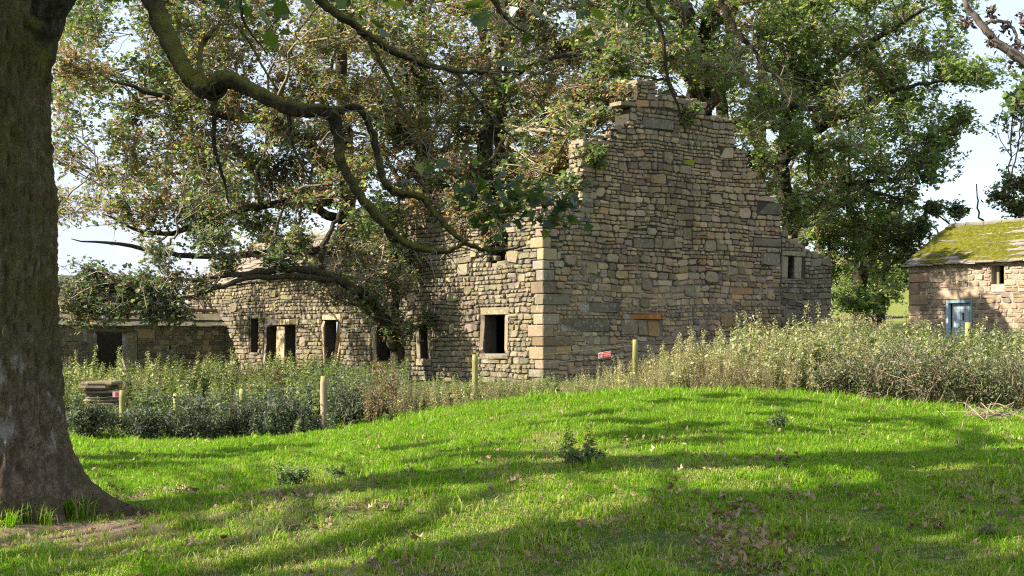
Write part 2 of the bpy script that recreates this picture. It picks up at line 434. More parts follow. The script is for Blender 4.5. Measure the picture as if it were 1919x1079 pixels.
def emit_stones(stones, parent, mat, keep, name="stone", rest="rubble_facing"):
    """the largest `keep` as objects of their own, the others joined"""
    order = np.argsort([-s[3] for s in stones]); keepset = set(order[:keep].tolist()); mb = MB(); nrest = 0
    for i, s in enumerate(stones):
        if i in keepset:
            m1 = MB(); m1.add(s[0], s[1], s[2]); m1.build(name, mat, parent)
        else:
            mb.add(s[0], s[1], s[2]); nrest += 1
    if nrest: tag(mb.build(rest, mat, parent), kind="stuff")

def frame_stone(name, W, ua, ub, za, zb, col, seed, parent, mat, proud=.05, back=-.15):
    g = block(W, ua, ub, za, zb, col, seed, proud, back); m1 = MB(); m1.add(g[0], g[1], g[2]); return m1.build(name, mat, parent)

cw, sw = math.cos(R(37)), math.sin(R(37))
C0 = P(1018, 640, 38.0)
W_G = Wall(C0[0], C0[1], cw, sw, sw, -cw)             # gable: right and away
W_F = Wall(C0[0], C0[1], -sw, cw, -cw, -sw)           # long front: left and away

farm = empty("ruined_farmhouse", (C0[0], C0[1], .5))
tag(farm, "roofless stone farmhouse ruin with a tall jagged gable among trees", "building")

# --- gable
g_prof = W_G.prof([(1017,392),(1050,384),(1080,384),(1094,350),(1097,268),(1120,262),(1150,250),(1158,236),(1178,232),(1182,200),(1195,190),(1197,150),(1224,150),(1229,185),(1255,184),(1318,188),(1322,214),(1374,226),(1378,272),(1396,284),(1402,312),(1424,330),(1432,352),(1452,372),(1457,400),(1463,402),(1464,432),
                   (1488,446),(1506,462),(1519,470),(1535,476),(1556,490),(1560,494)])
gw = W_G.u(1463); lw_end = W_G.u(1558)
GB = -.1
q = lambda W, x0, x1, y0, y1: (W.u(x0), W.u(x1), W.uz((x0 + x1) / 2, y1)[1], W.uz((x0 + x1) / 2, y0)[1])
hole_lt = q(W_G, 1476, 1488, 480, 522)
blocks = []
# blocked window with an orange lintel
blocks.append((q(W_G, 1166, 1239, 586, 599), (.30, .135, .045)))
blocks.append((q(W_G, 1164, 1195, 599, 627), (.235, .19, .135)))
blocks.append((q(W_G, 1195, 1212, 599, 629), (.21, .17, .125)))
blocks.append((q(W_G, 1212, 1241, 599, 630), (.27, .18, .09)))
# long dressed stones low on the wall and the through stones higher up
blocks.append((q(W_G, 1050, 1142, 598, 622), (.12, .105, .085)))
blocks.append((q(W_G, 1090, 1160, 566, 586), (.125, .11, .09)))
blocks.append((q(W_G, 1187, 1226, 446, 465), (.15, .125, .10)))
blocks.append((q(W_G, 1226, 1240, 446, 465), (.19, .14, .09)))
blocks.append((q(W_G, 1240, 1264, 446, 467), (.18, .145, .10)))
blocks.append((q(W_G, 1204, 1262, 222, 242), (.14, .125, .105)))
blocks.append((q(W_G, 1426, 1462, 474, 498), (.16, .145, .115)))
blocks.append((q(W_G, 1412, 1463, 446, 462), (.15, .135, .105)))
blocks.append((q(W_G, 1418, 1462, 378, 402), (.09, .08, .06)))
blocks.append((q(W_G, 1373, 1411, 538, 552), (.25, .16, .09)))
holes = [b[0] for b in blocks]
# quoins at the near corner, alternately long and short: they turn the corner, one stone each
zq = .3; k = 0; quoins = []; rq = np.random.default_rng(5)
while zq < 4.9:
    h = rq.uniform(.18, .36); la, lb = (rq.uniform(.5, .95), rq.uniform(.3, .45)) if k % 2 == 0 else (rq.uniform(.26, .45), rq.uniform(.5, .8))
    if zq > 3.2: la *= .7; lb *= .7
    quoins.append((zq, min(zq + h, 4.95), la, lb)); zq += h; k += 1
holes += [(-.05, la, a, b) for a, b, la, lb in quoins]
win_lt = q(W_G, 1465, 1509, 470, 525)
holes_all = holes + [win_lt]
stones = lay_wall(W_G, 0, gw, GB, g_prof, holes_all, PAL_G, 11, hs=(.09, .235), zbig=2.2, wob=.10)
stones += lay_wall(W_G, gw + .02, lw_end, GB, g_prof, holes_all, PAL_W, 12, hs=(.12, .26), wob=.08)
stones += [block(W_G, *b, c, 100 + i, .04) for i, (b, c) in enumerate(blocks)]
core_wall(W_G, 0.06, lw_end, GB, g_prof, [hole_lt], .62).build("gable_core", M_MORTAR, farm)
# crumbling inner leaf seen on the broken left shoulder of the gable, and loose capping slabs
r = np.random.default_rng(77)
WB = Wall(*(W_G.o + .0 * W_G.n), *W_G.d, *W_G.n)
for i in range(150):
    u = r.uniform(-.1, lw_end - .1); z = g_prof(u) - r.uniform(-.04, .16)
    w, h, d = r.uniform(.14, .4), r.uniform(.06, .16), r.uniform(-.5, -.02)
    Wt = Wall(*W_G.w(u, 0, d)[:2], *W_G.d, *W_G.n)
    g = stone_geo(Wt, -w / 2, w / 2, z - h / 2, z + h / 2, r, .06, .004, None, 0, -r.uniform(.16, .3))
    if g: stones.append((g[0], g[1], pick(PAL_G if i % 3 else PAL_L, r), .002))
for (px0, px1, py, th, ov) in ((1092, 1150, 260, .11, .07), (1164, 1192, 188, .13, .06), (1255, 1312, 184, .1, .06), (1194, 1228, 148, .09, .04)):
    u0_, z0_ = W_G.uz(px0, py); u1_, _ = W_G.uz(px1, py)
    stones.append(block(W_G, u0_, u1_, z0_ - th, z0_, (.2, .18, .13), int(px0), ov, -.5))
# left shoulder: broken end of the chimney breast, facing the front
zsh = W_G.uz(1096, 392)[1]; ush = W_G.u(1096)
for zc in np.arange(zsh - .1, W_G.uz(1096, 268)[1], .14):
    for dc in np.arange(-.55, -.02, .17):
        wS = Wall(*W_G.w(ush, 0, dc)[:2], *(W_G.n), *(-W_G.d))
        g = stone_geo(wS, -.1, .1, zc, zc + .15, r, r.uniform(.05, .22), .006, None, 0, -.25)
        if g: stones.append((g[0], g[1], pick(PAL_L, r), .003))

# --- long front
f_prof = W_F.prof([(1019,392),(1000,400),(965,404),(955,440),(945,486),(925,498),(905,470),(898,420),(860,392),(800,386),(770,392),(720,380),(660,384),(600,396),(545,430),(500,470),(440,520),(380,548),(352,562)])
_fu = [W_F.u(x) for x in (1019, 352)]
def f_top(u): return float(f_prof(u))
_pts = [(1019,392),(1000,400),(965,404),(955,440),(945,486),(925,498),(905,470),(898,420),(860,392),(800,386),(770,392),(720,380),(664,388),(652,410),(646,500),(640,508),(600,514),(545,520),(500,524),(440,530),(380,536),(352,539)]
_a = np.array(sorted(W_F.uz(*p) for p in _pts)); f_top = lambda u: float(np.interp(u, _a[:, 0], _a[:, 1]))
FL = W_F.u(352)
def fq(x0, x1, y0, y1):
    a, b = sorted((W_F.u(x0), W_F.u(x1))); m = (x0 + x1) / 2
    return (a, b, W_F.uz(m, y1)[1], W_F.uz(m, y0)[1])
openings = {"near": fq(908, 946, 590, 662), "slit": fq(787, 803, 612, 672), "tree": fq(706, 734, 612, 676), "blue": fq(609, 634, 600, 722),
            "d1": fq(499, 519, 611, 724), "d2": fq(534, 553, 609, 724), "far": fq(469, 484, 597, 660), "up": fq(735, 748, 436, 490)}
f_holes = list(openings.values())
fr = {}
def expand(h, l, rr, b, t): return (h[0] - l, h[1] + rr, h[2] - b, h[3] + t)
frames = {"near": expand(openings["near"], .19, .22, .17, .24), "slit": expand(openings["slit"], .17, .2, .22, .02), "tree": expand(openings["tree"], .1, .3, .2, .06),
          "blue": expand(openings["blue"], .16, .16, 0, .2), "d1": (openings["d2"][0] - .12, openings["d1"][1] + .2, openings["d1"][2], openings["d1"][3] + .26),
          "far": expand(openings["far"], .05, .05, .1, .16), "up": expand(openings["up"], .1, .3, .1, .16)}
f_skip = list(frames.values()) + [(-.05, lb, a, b) for a, b, la, lb in quoins]
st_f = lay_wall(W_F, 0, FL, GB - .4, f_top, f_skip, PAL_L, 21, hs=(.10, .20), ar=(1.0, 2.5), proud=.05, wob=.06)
core_wall(W_F, 0.65, FL, GB - .4, f_top, f_holes, .42).build("front_core", plain_mat("dark_wall_core", (.075, .062, .047), .95, .4, 12), farm)  # core tone darkened: shade of the reveals put into the colour, plus dark joints
for i in range(150):                                   # loose stones on the broken wall head
    u = r.uniform(0, FL); z = f_top(u) - r.uniform(-.06, .14); w, h, d = r.uniform(.15, .45), r.uniform(.07, .17), r.uniform(-.5, 0)
    Wt = Wall(*W_F.w(u, 0, d)[:2], *W_F.d, *W_F.n)
    g = stone_geo(Wt, -w / 2, w / 2, z - h / 2, z + h / 2, r, .06, .004, None, 0, -r.uniform(.16, .3))
    if g: st_f.append((g[0], g[1], pick(PAL_L, r), .002))

# quoins: an L in plan
for i, (a, b, la, lb) in enumerate(quoins):
    m1 = MB(); g_ = .012; pr = rq.uniform(.03, .05)
    col = pick(PAL_G, rq) if rq.random() < .6 else np.array((.25, .21, .155)) * rq.uniform(.8, 1.2)
    ch = .02
    def Q(u, v):   # u along gable, v along front
        return W_G.o + u * W_G.d + v * W_F.d
    ring = [(-pr, lb - g_), (-pr, ch - pr), (ch - pr, -pr), (la - g_, -pr), (la - g_, .3), (.3, .3), (.3, lb - g_)]
    V = []
    for z_, ins in ((a + g_, .012), (a + g_ + .02, 0), (b - g_ - .02, 0), (b - g_, .012)):
        for (u, v) in ring:
            uu = u + (ins if u < .1 else 0); vv = v + (ins if v < .1 else 0)
            uu += rq.normal(0, .004); vv += rq.normal(0, .004)
            V.append((*Q(uu, vv), z_))
    nR = len(ring); fcs = []
    for s_ in range(3):
        for j in range(nR):
            j2 = (j + 1) % nR; fcs.append((s_ * nR + j, s_ * nR + j2, (s_ + 1) * nR + j2, (s_ + 1) * nR + j))
    fcs += [tuple(range(nR))[::-1], tuple(3 * nR + j for j in range(nR))]
    m1.add(V, fcs, col); m1.build("quoin", M_STONE, farm)
emit_stones(stones, farm, M_STONE, 230, rest="gable_rubble")
emit_stones(st_f, farm, M_STONE_L, 70, rest="front_rubble")

SC = (.205, .175, .13)
def window_part(W, key, nm="window", jl=.17, jr=.17, sill=.16, lint=.22, right_open=False, seed=0, cols=(SC, SC, SC, SC)):
    h = openings[key] if isinstance(key, str) else key
    w = empty(nm, (0, 0, 0)); w.parent = farm; w.location = tuple(W.w((h[0] + h[1]) / 2, h[2], 0) - np.array(farm.location))
    if lint: frame_stone("lintel", W, h[0] - jl, h[1] + jr, h[3], h[3] + lint, cols[0], seed + 1, w, M_STONE)
    if sill: frame_stone("sill", W, h[0] - jl, h[1] + jr, h[2] - sill, h[2], cols[1], seed + 2, w, M_STONE, .07)
    if jl: frame_stone("jamb", W, h[0] - jl, h[0], h[2], h[3], cols[2], seed + 3, w, M_STONE)
    if jr: frame_stone("jamb", W, h[1], h[1] + jr, h[2], h[3], cols[3], seed + 4, w, M_STONE)
    return w
window_part(W_F, "near", jl=.18, jr=.21, seed=300, cols=((.2,.18,.12), (.17,.155,.12), (.24,.2,.14), (.15,.12,.095)))
window_part(W_F, "slit", jl=.16, jr=.19, lint=0, sill=.22, seed=310)
window_part(W_F, "tree", jl=.1, jr=.3, lint=.05, sill=.2, seed=320)
window_part(W_F, "far", jl=0, jr=0, lint=.15, sill=.09, seed=330)
window_part(W_F, "up", jl=.1, jr=.3, lint=.15, sill=.1, seed=340)
d1, d2 = openings["d1"], openings["d2"]
dw = empty("doorway"); dw.parent = farm; dw.location = tuple(W_F.w(d1[0], d1[2], 0) - np.array(farm.location))
frame_stone("lintel", W_F, d2[0] - .12, d1[1] + .2, max(d1[3], d2[3]), d1[3] + .25, (.33, .27, .18), 361, dw, M_STONE_L)
frame_stone("jamb", W_F, d1[1], d1[1] + .2, d1[2], d1[3], (.2, .17, .13), 362, dw, M_STONE)
frame_stone("mullion", W_F, d2[1], d1[0], d1[2], min(d1[3], d2[3]), (.34, .27, .19), 363, dw, M_STONE_L, .07)
b_ = openings["blue"]
dw2 = empty("doorway"); dw2.parent = farm; dw2.location = tuple(W_F.w(b_[0], b_[2], 0) - np.array(farm.location))
frame_stone("lintel", W_F, b_[0] - .16, b_[1] + .16, b_[3], b_[3] + .2, (.3, .25, .17), 371, dw2, M_STONE_L)
frame_stone("jamb", W_F, b_[0] - .16, b_[0], b_[2], b_[3], (.33, .24, .17), 372, dw2, M_STONE_L)
frame_stone("jamb", W_F, b_[1], b_[1] + .16, b_[2], b_[3], (.3, .22, .15), 373, dw2, M_STONE_L)
m1 = MB()                                               # blue door of boards, ajar inwards, hinged on the near jamb
for j in range(3):
    m1.box((b_[0] + .03 + .004, -.14 - .2 * (j + 1) + .01, b_[2]), (b_[0] + .07, -.14 - .2 * j, b_[3] - .03), (.30, .40, .46), lambda v: W_F.w(v[:, 0], v[:, 2], v[:, 1]))
m1.box((b_[0] + .02, -.1, b_[2]), (b_[0] + .22, -.06, b_[3] - .03), (.33, .44, .5), lambda v: W_F.w(v[:, 0], v[:, 2], v[:, 1]))
tag(m1.build("door", M_PAINT, dw2), "pale blue board door standing ajar")
# lean-to window: lintel, jamb, broad mullion, sill
lw = empty("window"); lw.parent = farm; lw.location = tuple(W_G.w(hole_lt[0], hole_lt[2], 0) - np.array(farm.location))
frame_stone("lintel", W_G, win_lt[0], win_lt[1], hole_lt[3], win_lt[3], (.19, .18, .12), 381, lw, M_STONE)
frame_stone("jamb", W_G, win_lt[0], hole_lt[0], hole_lt[2], hole_lt[3], (.23, .205, .15), 382, lw, M_STONE)
frame_stone("jamb", W_G, hole_lt[1], hole_lt[1] + .34, hole_lt[2], hole_lt[3], (.22, .195, .145), 383, lw, M_STONE)
frame_stone("sill", W_G, win_lt[0], win_lt[1], win_lt[2] - .02, hole_lt[2], (.15, .135, .10), 384, lw, M_STONE)

zr = W_F.uz(480, 528)[1]
slate_late = (W_F.u(642), FL, zr)
# --- inner walls, back wall and an unseen upper floor, put in to keep the rooms dark
mb = MB()
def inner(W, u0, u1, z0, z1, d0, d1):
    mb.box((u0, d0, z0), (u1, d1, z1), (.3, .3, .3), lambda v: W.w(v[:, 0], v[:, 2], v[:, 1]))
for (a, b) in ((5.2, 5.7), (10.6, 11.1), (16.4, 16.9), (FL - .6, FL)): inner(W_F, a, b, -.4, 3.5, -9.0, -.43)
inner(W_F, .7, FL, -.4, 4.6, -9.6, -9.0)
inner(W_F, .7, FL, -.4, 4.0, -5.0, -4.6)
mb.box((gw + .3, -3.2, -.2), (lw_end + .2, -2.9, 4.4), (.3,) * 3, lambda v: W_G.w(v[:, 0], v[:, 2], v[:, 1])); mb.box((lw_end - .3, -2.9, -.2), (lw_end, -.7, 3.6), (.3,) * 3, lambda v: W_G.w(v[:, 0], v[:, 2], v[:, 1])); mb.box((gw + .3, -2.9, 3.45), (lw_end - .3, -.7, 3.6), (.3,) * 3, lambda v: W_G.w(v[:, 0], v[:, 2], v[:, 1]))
M_ROOM_SHADE = plain_mat("shade_dark_inner_stone", (.045, .038, .03), .95, .4, 9)  # near-black tone stands in for the shade inside the rooms
mb.build("inner_wall", M_ROOM_SHADE, farm)
mb = MB(); inner(W_F, .7, FL - .6, 2.95, 3.1, -9.0, -.43); mb.build("added_upper_floor", M_ROOM_SHADE, farm)  # added lid that keeps sky light out of the ground rooms
PAL_I = [((.045,.038,.03),3),((.07,.058,.045),2)]  # inner stones darkened too, room shade put into their colour
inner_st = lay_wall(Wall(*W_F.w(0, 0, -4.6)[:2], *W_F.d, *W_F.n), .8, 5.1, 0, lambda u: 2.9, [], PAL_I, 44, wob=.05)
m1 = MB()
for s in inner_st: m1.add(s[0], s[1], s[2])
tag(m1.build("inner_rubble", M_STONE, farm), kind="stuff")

# ------------------------------------------------------------------ low wing on the left
uw = W_F.u(423)
oW = W_F.w(uw, 0, 0.0)
W_W = Wall(oW[0], oW[1], -cw, -sw, sw, -cw)            # towards the camera's left, same facing as the gable
wing = empty("stone_outbuilding", (oW[0], oW[1], .1))
tag(wing, "low stone outbuilding with dark doorway and slab roof behind the trunk", "building")
WL = 8.6; z_eave = W_W.uz(300, 609)[1]
wt = lambda u: z_eave
dr = (W_W.u(239), W_W.u(180), -.3, W_W.uz(210, 622)[1])
sl = (W_W.u(322), W_W.u(317), W_W.uz(320, 656)[1], W_W.uz(320, 647)[1])
fr_d = (dr[0] - .36, dr[1] + .3, -.3, dr[3] + .14)
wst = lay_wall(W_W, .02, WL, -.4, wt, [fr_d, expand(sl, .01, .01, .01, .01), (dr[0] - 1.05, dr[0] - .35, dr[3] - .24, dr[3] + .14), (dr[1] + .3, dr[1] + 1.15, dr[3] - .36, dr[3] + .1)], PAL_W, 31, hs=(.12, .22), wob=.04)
core_wall(W_W, 0, WL, -.4, wt, [dr, sl], .5, drop=.02).build("wall_core", M_MORTAR, wing)
emit_stones(wst, wing, M_STONE, 290, rest="small_rubble")
dwy = empty("doorway"); dwy.parent = wing; dwy.location = tuple(W_W.w(dr[0], 0, 0) - np.array(wing.location))
frame_stone("lintel", W_W, dr[0] - .36, dr[1] + .3, dr[3], dr[3] + .14, (.12, .1, .08), 391, dwy, M_STONE)
frame_stone("jamb", W_W, dr[0] - .36, dr[0], -.3, dr[3], (.2, .175, .13), 392, dwy, M_STONE)
frame_stone("jamb", W_W, dr[1], dr[1] + .3, -.3, dr[3], (.19, .165, .135), 393, dwy, M_STONE)
frame_stone("stone", W_W, dr[0] - 1.05, dr[0] - .36, dr[3] - .24, dr[3] + .14, (.27, .2, .13), 394, wing, M_STONE)
frame_stone("stone", W_W, dr[1] + .3, dr[1] + 1.15, dr[3] - .36, dr[3] + .1, (.19, .165, .13), 395, wing, M_STONE)
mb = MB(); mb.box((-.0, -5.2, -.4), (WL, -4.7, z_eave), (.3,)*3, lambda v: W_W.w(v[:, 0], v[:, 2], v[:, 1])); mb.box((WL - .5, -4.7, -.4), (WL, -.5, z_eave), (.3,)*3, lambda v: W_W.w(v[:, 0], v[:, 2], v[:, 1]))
mb.build("back_wall", M_ROOM_SHADE, wing)
# slab roof, partly fallen near the farmhouse so that the timbers show
def slate_roof(W, parent, u0, u1, z_e, run, rise, rows, seed, mat, over=.18, gone=None, wr=(.4, .85), thick=.045, name="roof_slab", col=((.17,.15,.11),(.22,.19,.14),(.13,.12,.09))):
    r = np.random.default_rng(seed); L_ = math.hypot(run, rise); ex = L_ / rows
    for i in range(rows):
        u = u0 - r.uniform(.02, .3)
        while u < u1:
            w = r.uniform(*wr); ua, ub = max(u, u0 - .1), min(u + w, u1 + .1); u += w
            if ub - ua < .1: continue
            if gone and gone((ua + ub) / 2, i / rows): continue
            s0, s1 = i * ex - over - r.uniform(-.02, .04), (i + 1) * ex * 1.0 + .12 - over
            lift = .01 + r.uniform(0, .02); V = []
            for (s_, t_) in ((s0, .035 + thick), (s1, thick * .2)):
                for uu in (ua + .008, ub - .008):
                    for k_ in (0, 1):
                        dz = lift + t_ - (thick if k_ == 0 else 0) + r.normal(0, .004)
                        ss = s_ + r.normal(0, .012)
                        V.append(W.w(uu, z_e + ss * rise / L_ + dz * run / L_, -ss * run / L_ + dz * rise / L_ ))
            m1 = MB(); m1.add(np.array(V), [(0,2,3,1),(4,5,7,6),(0,1,5,4),(2,6,7,3),(1,3,7,5),(0,4,6,2)], np.array(col[r.integers(len(col))]) * r.uniform(.8, 1.2))
            m1.build(name, mat, parent)
slate_roof(W_F, farm, slate_late[0], slate_late[1], slate_late[2], 3.3, 2.05, 10, 53, M_PALE, over=.12, wr=(.4, .8), col=((.27,.225,.175),(.31,.265,.21),(.23,.19,.145)))
slate_roof(W_W, wing, -.1, WL, z_eave + .02, 2.6, 1.85, 8, 51, M_SLATE, gone=lambda u, s: u < 3.0 and s > .13 + .17 * max(0, u - .3))
for j, uu in enumerate((.5, 1.5, 2.6)):
    m1 = MB(); m1.tube([W_W.w(uu, z_eave - .02, 0), W_W.w(uu, z_eave + 1.85, -2.6)], .055, 5, (.17, .12, .085)); m1.build("rafter", M_WOOD, wing)
for j, s_ in enumerate((.28, .55, .95)):
    m1 = MB(); m1.tube([W_W.w(-.1, z_eave + 1.85 * s_ + .06, -2.6 * s_), W_W.w(4.5, z_eave + 1.85 * s_ + .06, -2.6 * s_)], .075, 6, (.24, .16, .11)); m1.build("purlin", M_WOOD, wing)

# ------------------------------------------------------------------ shed on the right
S0 = P(1703, 640, 46.0)
W_S = Wall(S0[0], S0[1], sw, -cw, -cw, -sw)
shed = empty("stone_barn", (S0[0], S0[1], .9)); tag(shed, "small sunlit stone barn with mossy roof and pale blue door", "building")
z_se = W_S.uz(1703, 498)[1]; SL = 8.0
sq = lambda x0, x1, y0, y1: (W_S.u(x0), W_S.u(x1), W_S.uz((x0 + x1) / 2, y1)[1], W_S.uz((x0 + x1) / 2, y0)[1])
sd = sq(1773, 1822, 562, 690); swn = sq(1857, 1881, 497, 532)
lint = sq(1750, 1832, 543, 561); wl_ = expand(swn, .25, .35, .0, .16)
sh_q = []; zq = .4; k = 0
while zq < z_se - .1:
    h = rq.uniform(.26, .4); sh_q.append((0, .75 if k % 2 else .42, zq, min(zq + h, z_se - .02))); zq += h; k += 1
sst = lay_wall(W_S, 0, SL, .3, lambda u: z_se, [sd, swn, lint, (swn[0] - .2, swn[1] + .3, swn[3], swn[3] + .12)] + sh_q, PAL_S, 41, hs=(.11, .2), ar=(1.1, 2.6), proud=.016, gap=.004, wob=.05)
core_wall(W_S, 0, SL, .3, lambda u: z_se, [sd, swn], .5, drop=.0).build("wall_core", plain_mat("lime_mortar", (.34, .27, .2), .95, .3, 14), shed)
emit_stones(sst, shed, M_SHED, 270, rest="small_rubble")
for i, h in enumerate(sh_q): frame_stone("quoin", W_S, *h, pick(PAL_S, rq), 500 + i, shed, M_SHED, .04, -.4)
frame_stone("lintel", W_S, *lint, (.36, .285, .21), 540, shed, M_SHED, .05)
frame_stone("lintel", W_S, swn[0] - .2, swn[1] + .3, swn[3], swn[3] + .12, (.34, .27, .2), 541, shed, M_SHED, .045)
ws_ = empty("window"); ws_.parent = shed; ws_.location = tuple(W_S.w(swn[0], swn[2], 0) - np.array(shed.location))
m1 = MB(); m1.box((swn[0], -.22, swn[2]), (swn[0] + .17, -.18, swn[3]), (.2, .17, .1), lambda v: W_S.w(v[:, 0], v[:, 2], v[:, 1])); m1.build("shutter", M_WOOD, ws_)
Mw = lambda v: W_S.w(v[:, 0], v[:, 2], v[:, 1])
m1 = MB(); m1.box((.0, -4.4, .3), (SL, -4.0, z_se), (.3,)*3, Mw); m1.box((0.03, -4.0, .3), (.4, -.5, z_se), (.3,)*3, Mw); m1.box((SL - .4, -4.0, .3), (SL, -.5, z_se), (.3,)*3, Mw); m1.build("inner_wall", M_ROOM_SHADE, shed)
m1 = MB()
for uu in (0.05, SL - .35):
    v = [W_S.w(uu, z_se, -.02), W_S.w(uu, z_se, -4.4), W_S.w(uu, z_se + 1.25, -2.2), W_S.w(uu + .3, z_se, -.02), W_S.w(uu + .3, z_se, -4.4), W_S.w(uu + .3, z_se + 1.25, -2.2)]
    m1.add(np.array(v), [(0,1,2),(3,5,4),(0,2,5,3),(1,4,5,2),(0,3,4,1)], (.3,)*3)
m1.build("gable_end", M_MORTAR, shed)
dS = empty("door"); dS.parent = shed; dS.location = tuple(W_S.w(sd[0], .9, 0) - np.array(shed.location))
BL = (.38, .46, .49); BLD = (.21, .29, .32)
m1 = MB(); m1.box((sd[0] + .005, -.12, .5), (sd[0] + .09, .015, sd[3] - .005), (.36, .44, .47), Mw); m1.build("frame_post", M_PAINT, dS)
m1 = MB(); m1.box((sd[1] - .05, -.12, .5), (sd[1] - .005, .01, sd[3] - .005), BLD, Mw); m1.build("frame_post", M_PAINT, dS)
m1 = MB(); m1.box((sd[0] + .09, -.12, sd[3] - .09), (sd[1] - .05, .01, sd[3] - .005), BLD, Mw); m1.build("frame_head", M_PAINT, dS)
w0, w1 = sd[0] + .12, sd[1] - .05
for j in range(5):
    a, b = w0 + (w1 - w0) * j / 5, w0 + (w1 - w0) * (j + 1) / 5
    m1 = MB(); m1.box((a + .004, -.19, .55), (b - .004, -.15 + .004 * (j % 2), sd[3] - .1), np.array(BL) * (.92 + .05 * ((j * 7) % 4)), Mw); m1.build("plank", M_PAINT, dS)
uz_ = W_S.uz(1800, 578); m1 = MB(); m1.box((uz_[0] - .03, -.149, W_S.uz(1800, 600)[1]), (uz_[0] + .03, -.135, W_S.uz(1800, 586)[1]), (.05, .05, .05), Mw); m1.build("latch_slot", M_PAINT, dS)
M_MOSSROOF = stone_mat("barn_slate", .3, 0.)
slate_roof(W_S, shed, -.05, SL, z_se + .03, 2.2, 1.3, 8, 61, M_MOSSROOF, over=.2, wr=(.35, .7), col=((.28,.235,.18),(.33,.28,.22),(.22,.19,.15)))
WSb = Wall(*W_S.w(0, 0, -4.4)[:2], *W_S.d, *(-W_S.n)); slate_roof(WSb, shed, -.05, SL, z_se + .03, 2.2, 1.3, 4, 62, M_MOSSROOF, over=.2, wr=(.8, 1.2), col=((.2,.17,.13),))
for j in range(12):
    m1 = MB(); a = .0 + j * .68
    m1.tube([W_S.w(a, z_se + 1.38, -2.2), W_S.w(a + .66, z_se + 1.385, -2.2)], .11, 8, (.2, .185, .14)); m1.build("ridge_stone", M_MOSSROOF, shed)
# thick moss cushions on the slope
mm_, N, L = new_mat("roof_moss"); nA = noise(N, L, 9, 5, .65); nB = noise(N, L, 60, 4, .7)
cc = mixc(N, L, ramp(N, L, nA, .35, .65), (.075, .075, .012), (.205, .195, .026)); out_principled(N, L, cc, 1., nB, 1., .05, .05)
NU, NS = 190, 64; L_ = math.hypot(2.2, 1.3); Vm = []
for i in range(NU):
    for j in range(NS):
        u = -.1 + (SL + .1) * i / (NU - 1); s_ = -.16 + (L_ + .16) * j / (NS - 1)
        n_ = fbm(u * .55 + .5 * s_, s_ * 1.6, 4.2, 1.4, 4) + .12 * fbm(u, s_, 1, 6, 3)
        t_ = np.clip(.78 - .13 * max(0, u - 2.4) - .25 * (s_ < .15), -.2, 1) + .85 * n_
        hgt = .03 + .10 * np.clip(t_, -.6, .75) + .02 * fbm(u, s_, 9, 9, 2)
        Vm.append(W_S.w(u, z_se + .03 + s_ * 1.3 / L_ + hgt * 2.2 / L_, -s_ * 2.2 / L_ + hgt * 1.3 / L_))
ii = np.arange(NU * NS).reshape(NU, NS); fm = np.stack([ii[:-1, :-1], ii[1:, :-1], ii[1:, 1:], ii[:-1, 1:]], -1).reshape(-1, 4)
tag(mesh_obj("moss", np.array(Vm), fm, None, mm_, shed, True), kind="stuff")

# ------------------------------------------------------------------ leaves and trees
T_KITE = (np.array([(0, 0, 0), (.45, .40, .07), (1, 0, 0), (.45, -.40, .07)]), [(0, 2, 1), (0, 3, 2)])
T_LOBE = (np.array([(0, 0, 0), (.12, .40, .06), (.45, .20, .02), (.62, .46, .05), (1, 0, -.06), (.62, -.46, .05), (.45, -.20, .02), (.12, -.40, .06)]), [(0, 2, 1), (2, 4, 3), (0, 4, 2), (0, 6, 4), (0, 7, 6), (6, 5, 4)])
T_LANCE = (np.array([(0, 0, 0), (.35, .27, .05), (.7, .16, .02), (1, 0, -.1), (.7, -.16, .02), (.35, -.27, .05)]), [(0, 3, 1), (1, 3, 2), (0, 5, 3), (5, 4, 3)])
_m = [(0, 0), (.02, .16), (-.1, .42), (.22, .34), (.34, .62), (.52, .36), (.62, .30), (1, 0), (.62, -.30), (.52, -.36), (.34, -.62), (.22, -.34), (-.1, -.42), (.02, -.16)]
T_MAPLE = (np.array([(a, b, .10 * abs(b) - .06 * a * a) for a, b in _m] + [(.35, 0, -.01)]), [(14, (i + 1) % 14, i) for i in range(14)])

def unit(v): return v / (np.linalg.norm(v, axis=-1, keepdims=True) + 1e-9)

def leaf_arrays(Cn, size, col, tmpl, r, up=.7, axis_=None):
    n = len(Cn); nr = unit(r.normal(0, 1, (n, 3)) + np.array((0, 0, up * 1.6)))
    ax = r.normal(0, 1, (n, 3)) + np.array((0, 0, -.35)) if axis_ is None else axis_ + r.normal(0, .25, (n, 3))
    ax = unit(ax - nr * (ax * nr).sum(1, keepdims=True)); sd_ = np.cross(nr, ax)
    t, f = tmpl; k = len(t); size = np.broadcast_to(size, (n,))
    V = Cn[:, None] + size[:, None, None] * (t[None, :, 0, None] * ax[:, None] + t[None, :, 1, None] * sd_[:, None] + t[None, :, 2, None] * nr[:, None])
    fa = np.array(f); Fc = (np.arange(n)[:, None, None] * k + fa[None]).reshape(-1, 3)
    return V.reshape(-1, 3), Fc, np.repeat(col, k, 0)

def pal_cols(pal, n, r, jit=.2):
    w = np.array([p[1] for p in pal], float); i = r.choice(len(pal), n, p=w / w.sum())
    return np.clip(np.array([p[0] for p in pal])[i] * r.uniform(1 - jit, 1 + jit, (n, 1)), 0, 1)

GRN = [((.13,.175,.075),4),((.085,.125,.06),3.5),((.19,.235,.11),2.8),((.30,.31,.14),1.4)]
GRN_R = [((.17,.235,.075),4),((.115,.175,.06),3),((.25,.305,.115),3.5),((.34,.37,.165),2.2)]
BRN = [((.30,.155,.10),4),((.38,.22,.145),3),((.21,.105,.072),2.5),((.45,.31,.20),1.4)]
TWG = (.30, .24, .165)

